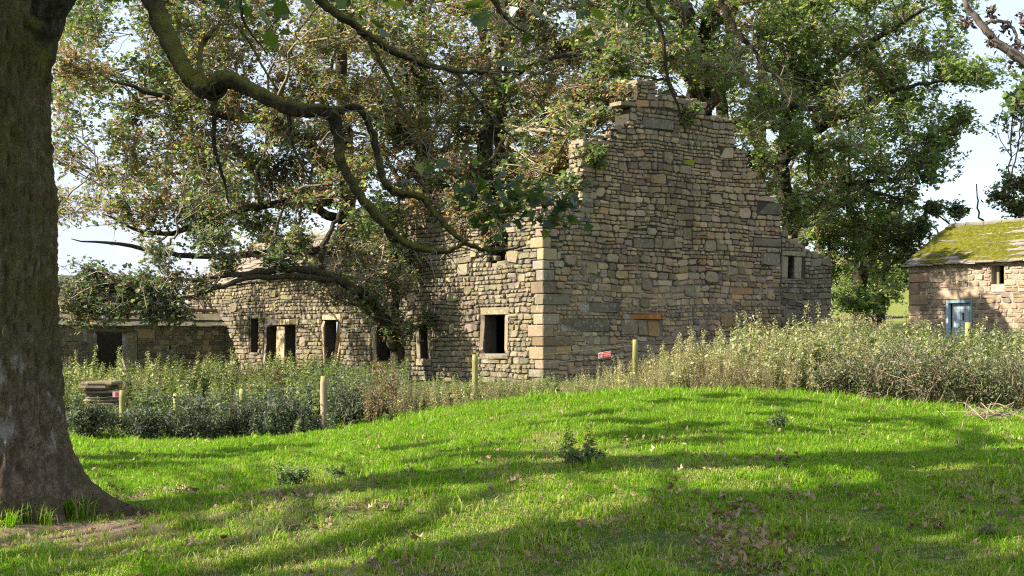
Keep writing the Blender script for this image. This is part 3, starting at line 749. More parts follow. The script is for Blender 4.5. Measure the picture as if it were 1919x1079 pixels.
def in_poly(x, y, poly):
    c = False; j = len(poly) - 1
    for i in range(len(poly)):
        (xi, yi), (xj, yj) = poly[i], poly[j]
        if (yi > y) != (yj > y) and x < (xj - xi) * (y - yi) / (yj - yi) + xi: c = not c
        j = i
    return c

def poly_clumps(poly, D0, D1, n, rad, seed, mind=50):
    r = np.random.default_rng(seed); xs = [p[0] for p in poly]; ys = [p[1] for p in poly]; out = []; tries = 0
    while len(out) < n and tries < n * 60:
        tries += 1; x, y = r.uniform(min(xs), max(xs)), r.uniform(min(ys), max(ys))
        if not in_poly(x, y, poly): continue
        if any((x - a) ** 2 + (y - b) ** 2 < mind ** 2 for a, b, *_ in out) and tries < n * 40: continue
        out.append((x, y, r.uniform(D0, D1), r.uniform(*rad)))
    return [(P(x, y, D), np.array((rr, rr * 1.0, rr * .75))) for x, y, D, rr in out]

DENS = 1.85
def grow_tree(name, label, cat, trunks, clumps, seed, pal=GRN, brown=.35, leaves=520, lsize=(.11, .18), bark=None, subs=12, twigs=8, group=None, tmpl=T_LOBE, limb_r=.075, twcol=TWG, bend=.25):
    r = np.random.default_rng(seed); b0 = np.asarray(trunks[0][0][:3])
    root = empty(name, tuple(b0)); tag(root, label, cat, group)
    paths = []; mbt = MB()
    for t in trunks:
        p = smooth_path(np.array(t), 5)
        p[1:, :3] += r.normal(0, .045, (len(p) - 1, 3)) * np.array((1, 1, .7))
        mbt.tube(p[:, :3], p[:, 3], 12, (1, 1, 1)); paths.append(p)
    mbt.build("trunk", bark or M_BARK, root, True)
    allp = np.concatenate(paths); mbb = MB(); LV, LF, LC, base = [], [], [], 0
    for cen, rad in clumps:
        d = np.linalg.norm(allp[:, :3] - cen, axis=1) + np.clip(allp[:, 2] - cen[2] + .6, 0, None) * 3 + r.uniform(0, 1.2, len(allp))
        at = allp[np.argmin(d)]; a = at[:3]; ln = np.linalg.norm(cen - a)
        mid = a + (cen - a) * .5 + r.normal(0, bend * .45, 3) * ln * .45 + np.array((0, 0, .10 * ln))
        q1 = a + (cen - a) * .25 + r.normal(0, .06, 3) * ln; end = cen + (cen - a) / (ln + .01) * rad.mean() * .55
        lp = smooth_path([a, q1, mid, cen, end], 5); lr = np.linspace(min(at[3] * .6, limb_r + .012 * ln), .014, len(lp))
        lp[1:-1] += r.normal(0, .035, (len(lp) - 2, 3))
        tc_ = np.array(twcol) * r.uniform(.55, 1.15)
        mbb.tube(lp, lr, 6, tc_ * .75, False)
        bf = np.clip(r.normal(brown, .24), 0, 1); dens = r.uniform(.6, 1.35)
        ends = []
        for _ in range(subs):
            s = lp[int(r.uniform(.35, 1) * (len(lp) - 1))]; e = cen + r.normal(0, .55, 3) * rad
            m_ = (s + e) / 2 + r.normal(0, .13, 3) * np.linalg.norm(e - s) + np.array((0, 0, .08))
            sp_ = smooth_path([s, m_, e], 3); mbb.tube(sp_, np.linspace(.020, .008, len(sp_)), 4, tc_ * r.uniform(.8, 1.3), False)
            for _ in range(twigs):
                s2 = sp_[int(r.uniform(.3, 1) * (len(sp_) - 1))]; e2 = s2 + r.normal(0, .36, 3) * rad.mean() + np.array((0, 0, .05))
                m2 = (s2 + e2) / 2 + r.normal(0, .07, 3)
                mbb.tube([s2, m2, e2], [.009, .007, .0045], 3, tc_ * r.uniform(.8, 1.5), False); ends.append((s2, e2))
        nl = int(leaves * dens * DENS); ei = r.integers(len(ends), size=nl); t_ = 1.05 - np.abs(r.normal(0, .32, (nl, 1)))
        E = np.array(ends); pos = E[ei, 0] * (1 - t_) + E[ei, 1] * t_ + r.normal(0, .075, (nl, 3))
        isb = r.random(nl) < bf * .85
        col = np.where(isb[:, None], pal_cols(BRN, nl, r), pal_cols(pal, nl, r))
        sz = np.where(isb, r.uniform(.06, .12, nl), r.uniform(*lsize, nl))
        V, Fc, Cc = leaf_arrays(pos, sz, col, tmpl, r, 1.1)
        LV.append(V); LF.append(Fc + base); LC.append(Cc); base += len(V)
    mbb.build("branches", M_TWIG, root, True)
    if LV: mesh_obj("crown", np.concatenate(LV), np.concatenate(LF), np.concatenate(LC), M_LEAF, root)
    return root

def tr(*pts):   # trunk from (px, py, D, radius)
    return [(*P(a, b, D), rr) for a, b, D, rr in pts]

# the tree behind the long front, its limbs reaching left
grow_tree("sycamore_tree", "tall browning sycamore behind the long front, limbs reaching left over the outbuilding", "tree",
    [tr((655,720,50.5,.34),(652,450,50,.30),(648,250,50,.25),(640,80,50,.2),(650,-120,50,.14)), tr((650,330,50,.2),(540,240,48,.15),(420,215,46,.11),(300,180,44,.08),(180,140,43,.015)),
     tr((650,420,50,.18),(560,380,47,.13),(430,400,45,.10),(300,440,43,.07),(190,400,42,.015)), tr((652,260,50,.16),(560,120,49,.12),(440,40,48,.1),(330,-30,47,.03)),
     tr((652,470,50,.15),(560,470,46,.12),(400,480,43,.09),(250,460,41,.06),(130,450,40,.012))],
    poly_clumps([(95,10),(300,-70),(780,-70),(770,200),(730,400),(560,470),(420,455),(330,420),(100,430)], 41, 51, 72, (.8, 1.25), 3, 40), 301, GRN, .62, 500)
# small leaning tree in front of the long front
grow_tree("leaning_hawthorn_tree", "small dark leafy tree leaning left from the foot of the long front", "tree",
    [tr((747,700,42,.20),(738,640,42,.19),(708,580,41.5,.17),(670,545,41,.15),(620,515,40.5,.12),(540,505,40,.10),(450,515,39.5,.085),(360,525,39,.02)), tr((748,690,42.3,.15),(742,600,42.3,.13),(735,500,42.5,.1),(725,420,42.5,.06)),
     tr((640,525,40.7,.11),(560,520,40,.09),(470,520,39.5,.075),(390,545,39,.06),(330,560,38.5,.015)), tr((600,505,40.5,.10),(610,450,40.5,.08),(640,400,41,.05))],
    [(P(x, y, D), np.array((rr, rr, rr * .6))) for x, y, D, rr in
     ((700,490,41,.8),(650,470,41,.7),(730,540,41.6,.75),(690,560,41,.6),(600,520,40.5,.5),(740,610,41.6,.6),(630,560,40.6,.45),(520,490,40,.5),(430,500,39.5,.55),(370,540,39,.6),(310,570,38.5,.75),(250,560,38.5,.8),(190,575,38.5,.8),(140,570,38.5,.75),(330,530,38.7,.6),(230,530,38.6,.6),(160,520,38.8,.6),(300,480,39,.6),(400,450,39.5,.6),(560,450,40,.55),(820,600,42.3,.4),(760,480,42,.5),(150,598,38.5,.5),(215,592,38.5,.55),(280,592,38.5,.55),(330,598,38.5,.45),(120,560,38.5,.6),(200,548,38.5,.6),(270,545,38.5,.55))],
    302, [((.095,.125,.068),5),((.065,.095,.052),3.5),((.15,.185,.10),2.5),((.22,.245,.10),1)], .12, 195, lsize=(.08, .14), limb_r=.05, group=None)
# twin trunks inside the ruin
grow_tree("sycamore_tree", "browning sycamore with twin mossy trunks rising inside the ruin", "tree",
    [tr((912,700,46.5,.34),(910,400,46.5,.30),(908,300,46.5,.28),(920,180,46.5,.22),(905,60,46.5,.17),(880,-90,46.5,.1)), tr((948,700,47.5,.30),(945,400,47.5,.26),(940,240,47.5,.24),(930,120,47.5,.18),(990,0,47.5,.13),(1040,-90,47.5,.08)),
     tr((910,335,46.5,.2),(850,320,45.5,.16),(800,290,44.5,.13),(740,230,44,.09),(690,150,44,.06)), tr((945,345,47.5,.16),(1000,300,47,.12),(1060,250,46,.09),(1120,160,46,.06)), tr((915,200,46.5,.15),(960,140,45,.11),(1040,110,44,.08),(1130,90,44,.05))],
    poly_clumps([(690,-70),(1190,-70),(1170,110),(1130,150),(1060,240),(1030,360),(960,420),(880,400),(770,390),(730,250)], 42, 50, 50, (.75, 1.2), 4, 42) + [(P(x, y, D), np.array((rr, rr, rr * .7))) for x, y, D, rr in ((1075,250,39.5,.35),(1105,300,39,.3),(1080,345,39,.35),(1120,225,39.8,.3),(1165,180,40,.3),(1050,290,40,.45),(1045,320,41,.65),(1062,395,39.5,.5),(1030,430,38.8,.35),(1085,290,41,.5),(900,400,40.4,.6),(850,385,41,.6),(960,380,40,.5),(790,380,41.5,.6),(935,440,40,.35),(1110,180,41,.5),(1150,120,42,.6),(1290,215,41,.28),(1250,110,43,.5))], 303, GRN, .66, 430)
# behind the gable
grow_tree("sycamore_tree", "sunlit green sycamore with thick forked trunk just behind the gable top", "tree",
    [tr((1318,700,52,.5),(1312,300,52,.46),(1308,180,52,.42),(1296,80,52,.38),(1275,0,52,.33),(1240,-110,52,.2)), tr((1306,120,52,.3),(1330,40,52,.25),(1338,-40,52,.2),(1350,-110,52,.14)), tr((1362,700,54,.28),(1355,260,54,.25),(1352,160,54,.2),(1370,40,54,.15),(1400,-70,54,.1)),
     tr((1355,260,54,.2),(1400,215,53,.15),(1460,200,52,.12),(1540,205,51,.08))],
    poly_clumps([(1140,-70),(1500,-70),(1510,140),(1440,230),(1370,215),(1330,165),(1250,130),(1200,140),(1120,150)], 46.5, 56, 30, (.8, 1.2), 5, 48) + [(P(x, y, D), np.array((rr, rr, rr * .75))) for x, y, D, rr in ((1420,300,48,.5),(1450,350,48.5,.55),(1500,390,49,.6),(1410,250,48,.55),(1330,130,47,.7),(1200,60,46.5,.8),(1270,90,46,.7),(1400,140,47,.8))], 304, GRN_R, .28, 310)
grow_tree("ash_tree", "broad green tree right of the gable, its crown hanging against the sky", "tree",
    [tr((1476,700,55,.34),(1480,420,55,.30),(1466,330,55,.28),(1480,200,55,.22),(1520,60,55,.16),(1560,-80,55,.1)), tr((1470,300,55,.2),(1540,240,54,.15),(1620,190,53,.11),(1720,160,52,.07),(1800,150,52,.04)), tr((1480,200,55,.16),(1560,120,54,.12),(1660,60,53,.09),(1750,10,53,.05)), tr((1478,380,55,.14),(1550,350,54,.11),(1640,340,53,.08),(1720,330,52,.05))],
    poly_clumps([(1440,-70),(1800,-70),(1770,70),(1840,120),(1830,165),(1730,215),(1750,290),(1730,360),(1690,410),(1600,440),(1500,420),(1430,330),(1400,250),(1470,130)], 49, 57, 50, (.75, 1.15), 6, 44)
    + [(P(1805,225,53), np.array((.75,.7,.42))), (P(1775,250,53), np.array((.6,.6,.4))), (P(1845,150,52), np.array((.5,.6,.5)))], 305, GRN_R, .18, 400)
grow_tree("field_maple_tree", "multi-stemmed tree between ruin and barn", "tree",
    [tr((1618,640,57,.36),(1612,590,57,.32),(1610,540,57,.28),(1612,480,57,.25),(1600,420,57,.2),(1580,340,57,.12)), tr((1650,640,58,.30),(1646,590,58,.26),(1655,540,58,.2),(1660,470,58,.14),(1670,400,58,.08)), tr((1612,500,57,.2),(1640,440,57,.15),(1690,400,56,.08)), tr((1612,560,57,.12),(1580,570,56,.08),(1545,580,55,.05))],
    poly_clumps([(1500,430),(1560,400),(1660,400),(1720,420),(1690,480),(1705,560),(1640,590),(1570,560),(1560,500)], 53, 60, 24, (.55, .85), 8, 34), 306, GRN_R, .08, 300, limb_r=.05)
grow_tree("thorn_tree", "thin tree beyond the barn roof at the right edge", "tree",
    [tr((2010,640,56,.25),(2000,480,56,.22),(1980,420,55,.15),(1920,425,54,.09),(1850,432,53,.06),(1780,440,53,.04)), tr((1990,450,55.5,.16),(1950,390,55,.1),(1910,350,54,.07),(1870,360,54,.04)), tr((1850,432,53,.05),(1835,400,53,.035),(1832,345,53,.02)), tr((1800,438,53,.04),(1770,410,53,.03),(1730,400,53,.02))],
    [(P(x, y, D), np.array((rr, rr, rr * .65))) for x, y, D, rr in ((1905,345,54,.7),(1940,320,54,.8),(1880,375,54,.5),(1915,395,54,.55),(1900,190,54,.4),(1925,170,54,.5),(1790,400,53,.4),(1745,390,53,.35),(1720,430,53,.5),(1690,450,54,.6),(1700,490,54,.55))], 307, GRN, .2, 330, limb_r=.04)
# more crowns beyond, closing the gaps behind the ruin
grow_tree("background_tree", "browning tree farther back, seen between the two middle sycamores", "tree",
    [tr((800,640,66,.4),(795,300,66,.3),(790,0,66,.15)), tr((795,300,66,.2),(1020,200,66,.1))],
    poly_clumps([(600,-70),(1180,-70),(1160,200),(1040,380),(700,400),(560,200)], 60, 70, 36, (1.2, 1.8), 9, 60), 308, GRN, .6, 330, lsize=(.13, .2))
grow_tree("background_tree", "green tree farther back, behind gable and ash", "tree",
    [tr((1420,640,68,.4),(1425,300,68,.3),(1430,0,68,.15))],
    poly_clumps([(1250,-70),(1700,-70),(1720,200),(1680,330),(1500,400),(1400,300),(1340,210)], 62, 71, 28, (1.2, 1.7), 10, 60), 309, GRN_R, .2, 190, lsize=(.13, .2))

# ------------------------------------------------------------------ the big sycamore in the foreground
TX, TY = P(-6, 960, 13.0)[:2]; TZ = gz(TX, TY) - .08
big = empty("big_sycamore_tree", (TX, TY, TZ)); tag(big, "huge mossy sycamore trunk with flared roots at the left edge", "tree")
NR, NT = 260, 190; V = []; H = 7.2; sh_ = R(35)
lob = [(-.02, 1.0, .17), (math.pi * .30, .22, .30), (-1.25, .42, .15), (-2.0, .42, .17), (2.4, .35, .35), (3.1, .3, .3), (-.66, .50, .13)]   # (direction, reach, width)
for i in range(NR):
    h = -.12 + (H + .12) * (i / (NR - 1)) ** 1.35
    rad = .492 * (1 - .012 * h) + .05 * math.exp(-h / 1.1) + .16 * sstep(np.array(h), 4.0, 5.6)
    for j in range(NT):
        th = 2 * math.pi * j / NT; x_, y_ = math.cos(th), math.sin(th)
        rr = float(rad)
        fl = math.exp(-max(h, 0) / .33)
        for a_, reach, wd in lob:
            dth = (th - a_ + math.pi) % (2 * math.pi) - math.pi
            rr += reach * fl * math.exp(-(dth / (wd + .25 * (1 - fl))) ** 2)
            rr += .05 * math.exp(-max(h, 0) / 1.0) * math.exp(-(dth / .35) ** 2)
        rr += .10 * fl
        rr += .012 * fbm(x_ * 3, y_ * 3, h * .6, 14, 3) + .03 * fbm(x_ * 2.2, y_ * 2.2, h * .6, 1.6, 3) + .04 * fbm(x_ * 3, y_ * 3, h * 1.3, 4.5, 5) - .02 * abs(fbm(x_ * 4, y_ * 4, h * .5, 3.0, 3))
        cx_ = .045 * math.sin(h * .7) - .05 * max(0, h - 3) * .3
        V.append((TX + cx_ + rr * x_, TY + rr * y_, TZ + h))
ii = np.arange(NR * NT).reshape(NR, NT); j2 = np.roll(ii, -1, 1)
fc = np.stack([ii[:-1], j2[:-1], j2[1:], ii[1:]], -1).reshape(-1, 4)
mesh_obj("trunk", np.array(V), fc, None, M_BARK_A, big, True)
# surface roots
for pts in ([(205,948,13.0,.13),(240,958,12.95,.085),(275,962,12.9,.05),(318,960,12.9,.03),(420,956,12.9,.02)],):
    w = smooth_path([(*P(a, 0, D)[:2], 0, rr) for a, _, D, rr in pts], 6); w[:, 2] = ground(w[:, 0], w[:, 1]) + w[:, 3] * .1
    m1 = MB(); m1.tube(w[:, :3] + rng.normal(0, .008, (len(w), 3)), w[:, 3], 12); m1.build("root", M_BARK_A, big, True)
LIMBS = []
def limb(pts, sides=10, nm="limb", jit=.005, n=7):
    w = smooth_path([(*P(a, b, D), rr) for a, b, D, rr in pts], n)
    w[1:-1, :3] += rng.normal(0, 1, (len(w) - 2, 3)) * np.minimum(jit, w[1:-1, 3:4] * .25)
    w[:, 3] *= .84; LIMBS.append(w); m1 = MB(); m1.tube(w[:, :3], np.abs(w[:, 3]), sides); V = m1.v[0]; cc_ = np.repeat(w[:, :3], sides, 0)
    k_ = np.array([1 + .20 * fbm(*v, 7.5, 4) + .10 * fbm(*v, 30, 2) for v in V])[:, None]
    m1.v[0] = cc_ + (V - cc_) * k_
    return m1.build(nm, M_BARK_L, big, True)
M_BARK_L = bark_mat("limb_bark", base=(.14, .115, .078), dark=(.045, .038, .027), moss=(.24, .23, .035), mossamt=.75)
limb([(20,200,13.0,.30),(50,80,13.0,.32),(84,0,12.95,.27),(140,-75,12.8,.21),(220,-105,12.3,.17),(262,-55,11.9,.108),(283,0,11.6,.097),(318,75,11.4,.088),(345,128,11.3,.084),(375,160,11.2,.088),(402,168,11.1,.095),(412,152,11.05,.075)], 14)
limb([(396,170,11.1,.10),(415,148,11.05,.09),(445,155,11.0,.075),(490,178,10.9,.07),(545,203,10.8,.065),(600,208,10.7,.060),(627,222,10.7,.057),(634,260,10.7,.050),(642,305,10.7,.045),(672,360,10.7,.042),(710,408,10.7,.04),(752,448,10.7,.034),(800,468,10.7,.028),(845,470,10.7,.02),(878,448,10.7,.012)], 12)
limb([(622,215,10.7,.045),(648,203,10.75,.038),(676,205,10.8,.036),(692,235,10.8,.034),(708,290,10.8,.034),(722,345,10.8,.034),(750,362,10.8,.032),(785,368,10.8,.031),(815,400,10.8,.03),(848,435,10.8,.027),(885,462,10.8,.02),(930,470,10.8,.012),(985,460,10.8,.008)], 10)
limb([(400,175,11.1,.03),(402,215,11.1,.024),(400,255,11.1,.022),(408,300,11.1,.018),(420,340,11.1,.014),(428,380,11.1,.008)], 7, "hanging_twig")
limb([(540,205,10.8,.022),(545,255,10.8,.016),(560,300,10.8,.012),(582,338,10.8,.006)], 6, "hanging_twig")
limb([(380,150,11.2,.035),(374,118,11.3,.03),(378,85,11.4,.026),(398,58,11.5,.022),(420,45,11.6,.016),(455,60,11.6,.014),(490,120,11.6,.012),(520,170,11.5,.01)], 7, "side_branch")
limb([(560,-60,10,.06),(600,0,10,.045),(650,38,10,.034),(700,72,10,.03),(760,108,10,.026),(830,128,10,.022),(900,136,10,.016),(975,134,10,.009)], 8, "side_branch")
limb([(640,30,10,.024),(690,75,10,.02),(725,140,10,.016),(760,205,10,.014),(785,250,10,.010),(790,300,10,.006)], 6, "side_branch")
limb([(850,130,10,.016),(890,180,10,.014),(930,230,10,.011),(970,265,10,.007)], 6, "side_branch")
limb([(900,-60,10,.03),(930,10,10,.02),(960,45,10,.014),(1000,70,10,.008)], 6, "side_branch")
limb([(1190,-60,9.5,.03),(1210,0,9.5,.022),(1236,45,9.5,.02),(1246,110,9.5,.017),(1255,160,9.5,.012),(1275,210,9.5,.009),(1285,250,9.5,.005)], 7, "side_branch")
limb([(1335,-50,9.5,.034),(1352,0,9.5,.026),(1375,50,9.5,.023),(1405,85,9.5,.02),(1430,120,9.5,.016),(1470,160,9.5,.012),(1480,220,9.5,.007)], 7, "side_branch")
limb([(455,-40,9.0,.02),(450,0,9.0,.014),(462,50,9.0,.010),(500,100,9,.006)], 6, "side_branch")
limb([(440,300,12,.014),(360,250,12,.010),(300,215,12,.007),(230,190,12,.004)], 5, "side_branch")
rT = np.random.default_rng(404); mtw = MB()
for w in LIMBS:                                          # fine side twigs
    ok_ = [i for i in range(2, len(w)) if w[i, 3] < .1]
    for _ in range(int(len(ok_) * .55)):
        i = ok_[rT.integers(len(ok_))]; s0 = w[i, :3]; d = rT.normal(0, 1, 3) * np.array((1, .7, .8)); d /= np.linalg.norm(d); L0 = rT.uniform(.08, .34)
        m_ = s0 + d * L0 * .5 + rT.normal(0, .02, 3); e = s0 + d * L0 + np.array((0, 0, -.04)) + rT.normal(0, .03, 3); r0 = min(w[i, 3] * .4, .006)
        mtw.tube(smooth_path([s0, m_, e], 3), np.linspace(r0, .0016, 7), 4, np.array((.13, .105, .07)) * rT.uniform(.7, 1.3), False)
        if rT.random() < .6: e2 = m_ + rT.normal(0, .09, 3); mtw.tube([m_, (m_ + e2) / 2 + rT.normal(0, .01, 3), e2], [.003, .0025, .0014], 3, (.14, .11, .075), False)
mtw.build("side_twigs", M_TWIG, big)["kind"] = "stuff"
# large leaves near the lens, one by one
big_leaves = [(472,28,9,.13),(512,10,9,.13),(497,62,9,.15),(505,45,9,.12),(650,5,9.5,.12),(742,2,9.5,.13),(575,-5,9,.1),(885,16,9.5,.14),(915,40,9.5,.14),(900,30,9.4,.12),(1005,28,9.5,.14),(945,44,9.5,.08),(1108,22,9.5,.13),(1118,76,9.5,.11),(1085,15,9.5,.1),(1092,58,9.5,.1),(965,122,9.8,.16),(980,130,9.8,.10),(890,62,9.5,.07),(752,140,9.9,.10),(718,55,9.9,.13),(700,45,9.9,.1),(690,165,10,.08),(785,306,10,.09),(1290,300,9.5,.07),(820,360,10.6,.07),(645,170,10,.08),(980,78,9.6,.09),(860,345,10.7,.1),(915,350,10.7,.12),(905,335,10.7,.1)]
for i, (a, b, D, s) in enumerate(big_leaves):
    r1 = np.random.default_rng(900 + i)
    Vl, Fl, Cl = leaf_arrays(np.zeros((1, 3)), np.array([s]), pal_cols([((.075,.115,.022),4),((.05,.075,.02),2),((.16,.19,.03),1)], 1, r1), T_MAPLE, r1, .5)
    o = mesh_obj("leaf", Vl + P(a, b, D), Fl, Cl, M_LEAF, big)
# spray of leaves at the drooping branch end, and sprays along the upper twigs
SP = [((985,365,10.8),(.30,.25,.16),70),((1050,385,10.8),(.18,.2,.14),45),((930,400,10.8),(.2,.2,.15),40),((880,360,10.8),(.2,.2,.15),36),((1020,420,10.8),(.2,.2,.1),30),((820,330,10.8),(.2,.2,.12),14),((620,-25,10.),(.6,.5,.2),50),((990,-20,10.),(.8,.5,.2),70),((1260,-20,9.7),(.6,.5,.2),40),((420,-25,10),(.4,.4,.15),30)]
LV, LF, LC, base = [], [], [], 0; rS = np.random.default_rng(61); tw = MB()
for cpt, rad, n in SP:
    c_ = P(*cpt); pos = c_ + rS.normal(0, .55, (n, 3)) * np.array(rad)
    V, Fc, Cc = leaf_arrays(pos, rS.uniform(.055, .10, n), pal_cols([((.055,.085,.04),5),((.04,.065,.035),3),((.10,.13,.04),2),((.13,.08,.05),1)], n, rS), T_MAPLE, rS)
    LV.append(V); LF.append(Fc + base); LC.append(Cc); base += len(V)
    for k in range(n // 5):
        e = pos[rS.integers(n)]; tw.tube([c_ + rS.normal(0, .2, 3) * np.array(rad), (c_ + e) / 2 + rS.normal(0, .02, 3), e], [.005, .004, .003], 4, TWG)
mesh_obj("leaf_spray", np.concatenate(LV), np.concatenate(LF), np.concatenate(LC), M_LEAF, big)["kind"] = "stuff"; tw.build("twigs", M_TWIG, big)

# crown overhead, out of the picture: it throws the broken shade on the grass
def ray_ground(px, py):
    lo, hi = 4., 60.; kx, kz = (px - CX) / F, (HY - py) / F
    D = 4.
    while D < 60:
        if EYE + kz * D < gz(kx * D, D): break
        D += .25
    return np.array((kx * D, D, gz(kx * D, D)))
SD = np.array((-_to.x, -_to.y)) / math.hypot(_to.x, _to.y); TAN = math.tan(R(SUN_EL))
def caster(px, py, h):
    g = ray_ground(px, py); return np.array((g[0] - SD[0] * (h) / TAN, g[1] - SD[1] * (h) / TAN, g[2] + h))
rC = np.random.default_rng(89); cl_big, cl_side = [], []
dark = []
edge = [(450,1110),(700,1072),(960,1020),(1200,985),(1500,938),(1700,905),(1919,878),(2150,850)]
for i in range(95):
    x = rC.uniform(450, 2150); ye = np.interp(x, [e[0] for e in edge], [e[1] for e in edge])
    y = ye + 20 + rC.uniform(0, 1) ** 1.2 * (1180 - ye)
    if y > 1150: continue
    if x > 1400 and y > 985 and rC.random() < .55: continue
    dark.append((x, y, rC.uniform(.45, .7)))
for x, y in ((1100,782),(1150,776),(1210,820),(1280,830),(1370,815),(1440,800),(1500,812),(1560,800),(1420,760),(1480,752),(850,860),(960,856)): dark.append((x, y, .36))
for x, y in ((900,842),(1010,800),(1180,795),(1330,800),(1450,780),(1640,790),(1300,758),(780,838),(1380,745),(1250,810)): dark.append((x + rC.uniform(-20,20), y, rC.uniform(.32,.44)))
for x, y in ((180,880),(240,876),(310,872),(390,862),(470,850),(540,842),(200,862),(290,856)): dark.append((x, y, .34))
for x, y, rr in dark:
    c_ = caster(x, y, rC.uniform(6.3, 9.0))
    (cl_big if c_[0] > -11.5 else cl_side).append((c_, np.array((rr * 1.3, rr, rr * .8))))
def crown_over(root, apts, clumps, seed, mat):
    r = np.random.default_rng(seed); mbb = MB(); LV, LF, LC, base = [], [], [], 0
    for cen, rad in clumps:
        a = apts[np.argmin(np.linalg.norm(apts[:, :3] - cen, axis=1))]; ln = np.linalg.norm(cen - a[:3])
        lp = smooth_path([a[:3], (a[:3] + cen) / 2 + r.normal(0, .1, 3) * ln * .3 + np.array((0, 0, .12 * ln)), cen], 5)
        mbb.tube(lp, np.linspace(.07, .015, len(lp)), 6, TWG, False)
        n = int(800 * rad[0] * rad[1] / .25); pos = cen + unit(r.normal(0, 1, (n, 3))) * (r.random((n, 1)) ** .45) * rad * .95
        V, Fc, Cc = leaf_arrays(pos, r.uniform(.12, .18, n), pal_cols(GRN, n, r), T_KITE, r); LV.append(V); LF.append(Fc + base); LC.append(Cc); base += len(V)
        for k in range(10):
            e = cen + r.normal(0, .6, 3) * rad; mbb.tube([cen, (cen + e) / 2 + r.normal(0, .05, 3), e], [.014, .01, .005], 3, TWG, False)
    mbb.build("branches", M_TWIG, root, True); mesh_obj("crown", np.concatenate(LV), np.concatenate(LF), np.concatenate(LC), M_LEAF, root)
up_ = [(TX - .1, TY, TZ + 6.5, .5), (TX - .3, TY + .2, TZ + 8.5, .4), (TX - .6, TY + .3, TZ + 11, .25), (TX - .8, TY, TZ + 13, .1)]
mbt = MB(); p = smooth_path(up_, 5); mbt.tube(p[:, :3], p[:, 3], 14)
lims = [p]
for dx, dy, dz in ((-4, -1.5, 3), (-5, 1.5, 3.4), (3.5, -2, 3.5), (4, 2.5, 3.8), (-1, -4, 3.0), (-1, 4, 4), (7, 0.5, 4.2), (-3.5, 4, 3.5)):
    s = np.array((TX - .1, TY, TZ + 6.2 + rC.uniform(0, 1.5))); e = s + np.array((dx, dy, dz))
    l_ = smooth_path([(*s, .22), (*(s * .6 + e * .4 + np.array((0, 0, .5))), .15), (*e, .05)], 6); mbt.tube(l_[:, :3], l_[:, 3], 8); lims.append(l_)
mbt.build("upper_trunk", M_BARK_A, big, True)
crown_over(big, np.concatenate(lims), cl_big, 71, M_LEAF)
for zt_ in (.6, 1.4, 2.2, 3.0, 3.8, 4.6, 5.4):             # leaf clumps added to the neighbour's unseen crown to shade the trunk
    for dy in (-.22, .22):
        d_ = 8.5
        if zt_ > 1.2 or dy < 0: cl_side.append((np.array((TX - SD[0] * d_, TY + dy - SD[1] * d_, TZ + zt_ + d_ * TAN)), np.array((.55, .36, .5))))
if cl_side:
    sx, sy = -15.5, 6.3; szz = gz(sx, sy)
    side = empty("sycamore_tree", (sx, sy, szz)); tag(side, "leafy sycamore standing left of the picture, shading the near grass", "tree")
    mbt = MB(); p = smooth_path([(sx, sy, szz - .1, .45), (sx + .1, sy, szz + 3, .4), (sx, sy + .2, szz + 7, .3), (sx + .2, sy, szz + 11, .1)], 5); mbt.tube(p[:, :3], p[:, 3], 12); mbt.build("trunk", M_BARK, side, True)
    crown_over(side, p, cl_side, 72, M_LEAF)

# tree standing right of the picture: one branch with hanging keys enters at the top right corner
rx, ry = 6.6, 10.2; rz = gz(rx, ry)
rt = empty("sycamore_tree", (rx, ry, rz)); tag(rt, "sycamore branch with hanging seed keys entering at the top right corner", "tree")
m1 = MB(); p = smooth_path([(rx, ry, rz - .1, .35), (rx, ry, rz + 2.5, .3), (rx + .1, ry + .1, rz + 5, .24), (rx, ry, rz + 8, .12)], 5); m1.tube(p[:, :3], p[:, 3], 12); m1.build("trunk", M_BARK, rt, True)
def rlimb(pts, par, nm):
    w = smooth_path([(*(P(a, b, D)), rr) for a, b, D, rr in pts], 6); w[1:-1, :3] += rng.normal(0, .006, (len(w) - 2, 3)); m1 = MB(); m1.tube(w[:, :3], w[:, 3], 8, (.17, .13, .10)); m1.build(nm, M_TWIG, par, True); return w
s_ = (2671, 340, 10.2)
r1 = rlimb([(2671,300,10.2,.09),(2300,230,10,.075),(2080,190,9.9,.06),(1960,140,9.8,.045),(1915,112,9.8,.035),(1870,78,9.8,.03),(1830,35,9.8,.024),(1805,-5,9.8,.018),(1790,-40,9.8,.01)], rt, "limb")
r2 = rlimb([(1845,45,9.8,.016),(1868,38,9.8,.013),(1895,48,9.8,.012),(1912,80,9.8,.010),(1930,95,9.8,.006)], rt, "side_branch")
r3 = rlimb([(1878,82,9.8,.016),(1893,105,9.8,.014),(1925,125,9.8,.01),(1960,160,9.8,.006)], rt, "side_branch")
r4 = rlimb([(1960,140,9.8,.02),(1940,180,9.8,.014),(1915,195,9.8,.01),(1900,190,9.8,.006)], rt, "side_branch")
rK = np.random.default_rng(5)
for (a, b) in ((1808,40),(1815,44),(1855,22),(1860,28),(1880,50),(1884,55),(1858,78),(1862,84),(1912,30),(1918,38),(1905,85),(1916,90),(1897,120),(1856,70),(1925,60)):
    n = 16; pos = P(a, b, 9.8) + rK.normal(0, .017, (n, 3)); V, Fc, Cc = leaf_arrays(pos, rK.uniform(.03, .05, n), pal_cols([((.075,.045,.04),3),((.11,.07,.055),2)], n, rK), T_LANCE, rK, .1)
    m1 = MB(); m1.add(V, [tuple(f) for f in Fc], Cc); m1.tube([P(a, b, 9.8), P(a + 4, b - 10, 9.8), P(a + 10, b - 14, 9.8)], .0025, 4, (.15, .1, .07)); m1.build("seed_keys", M_TWIG, rt)
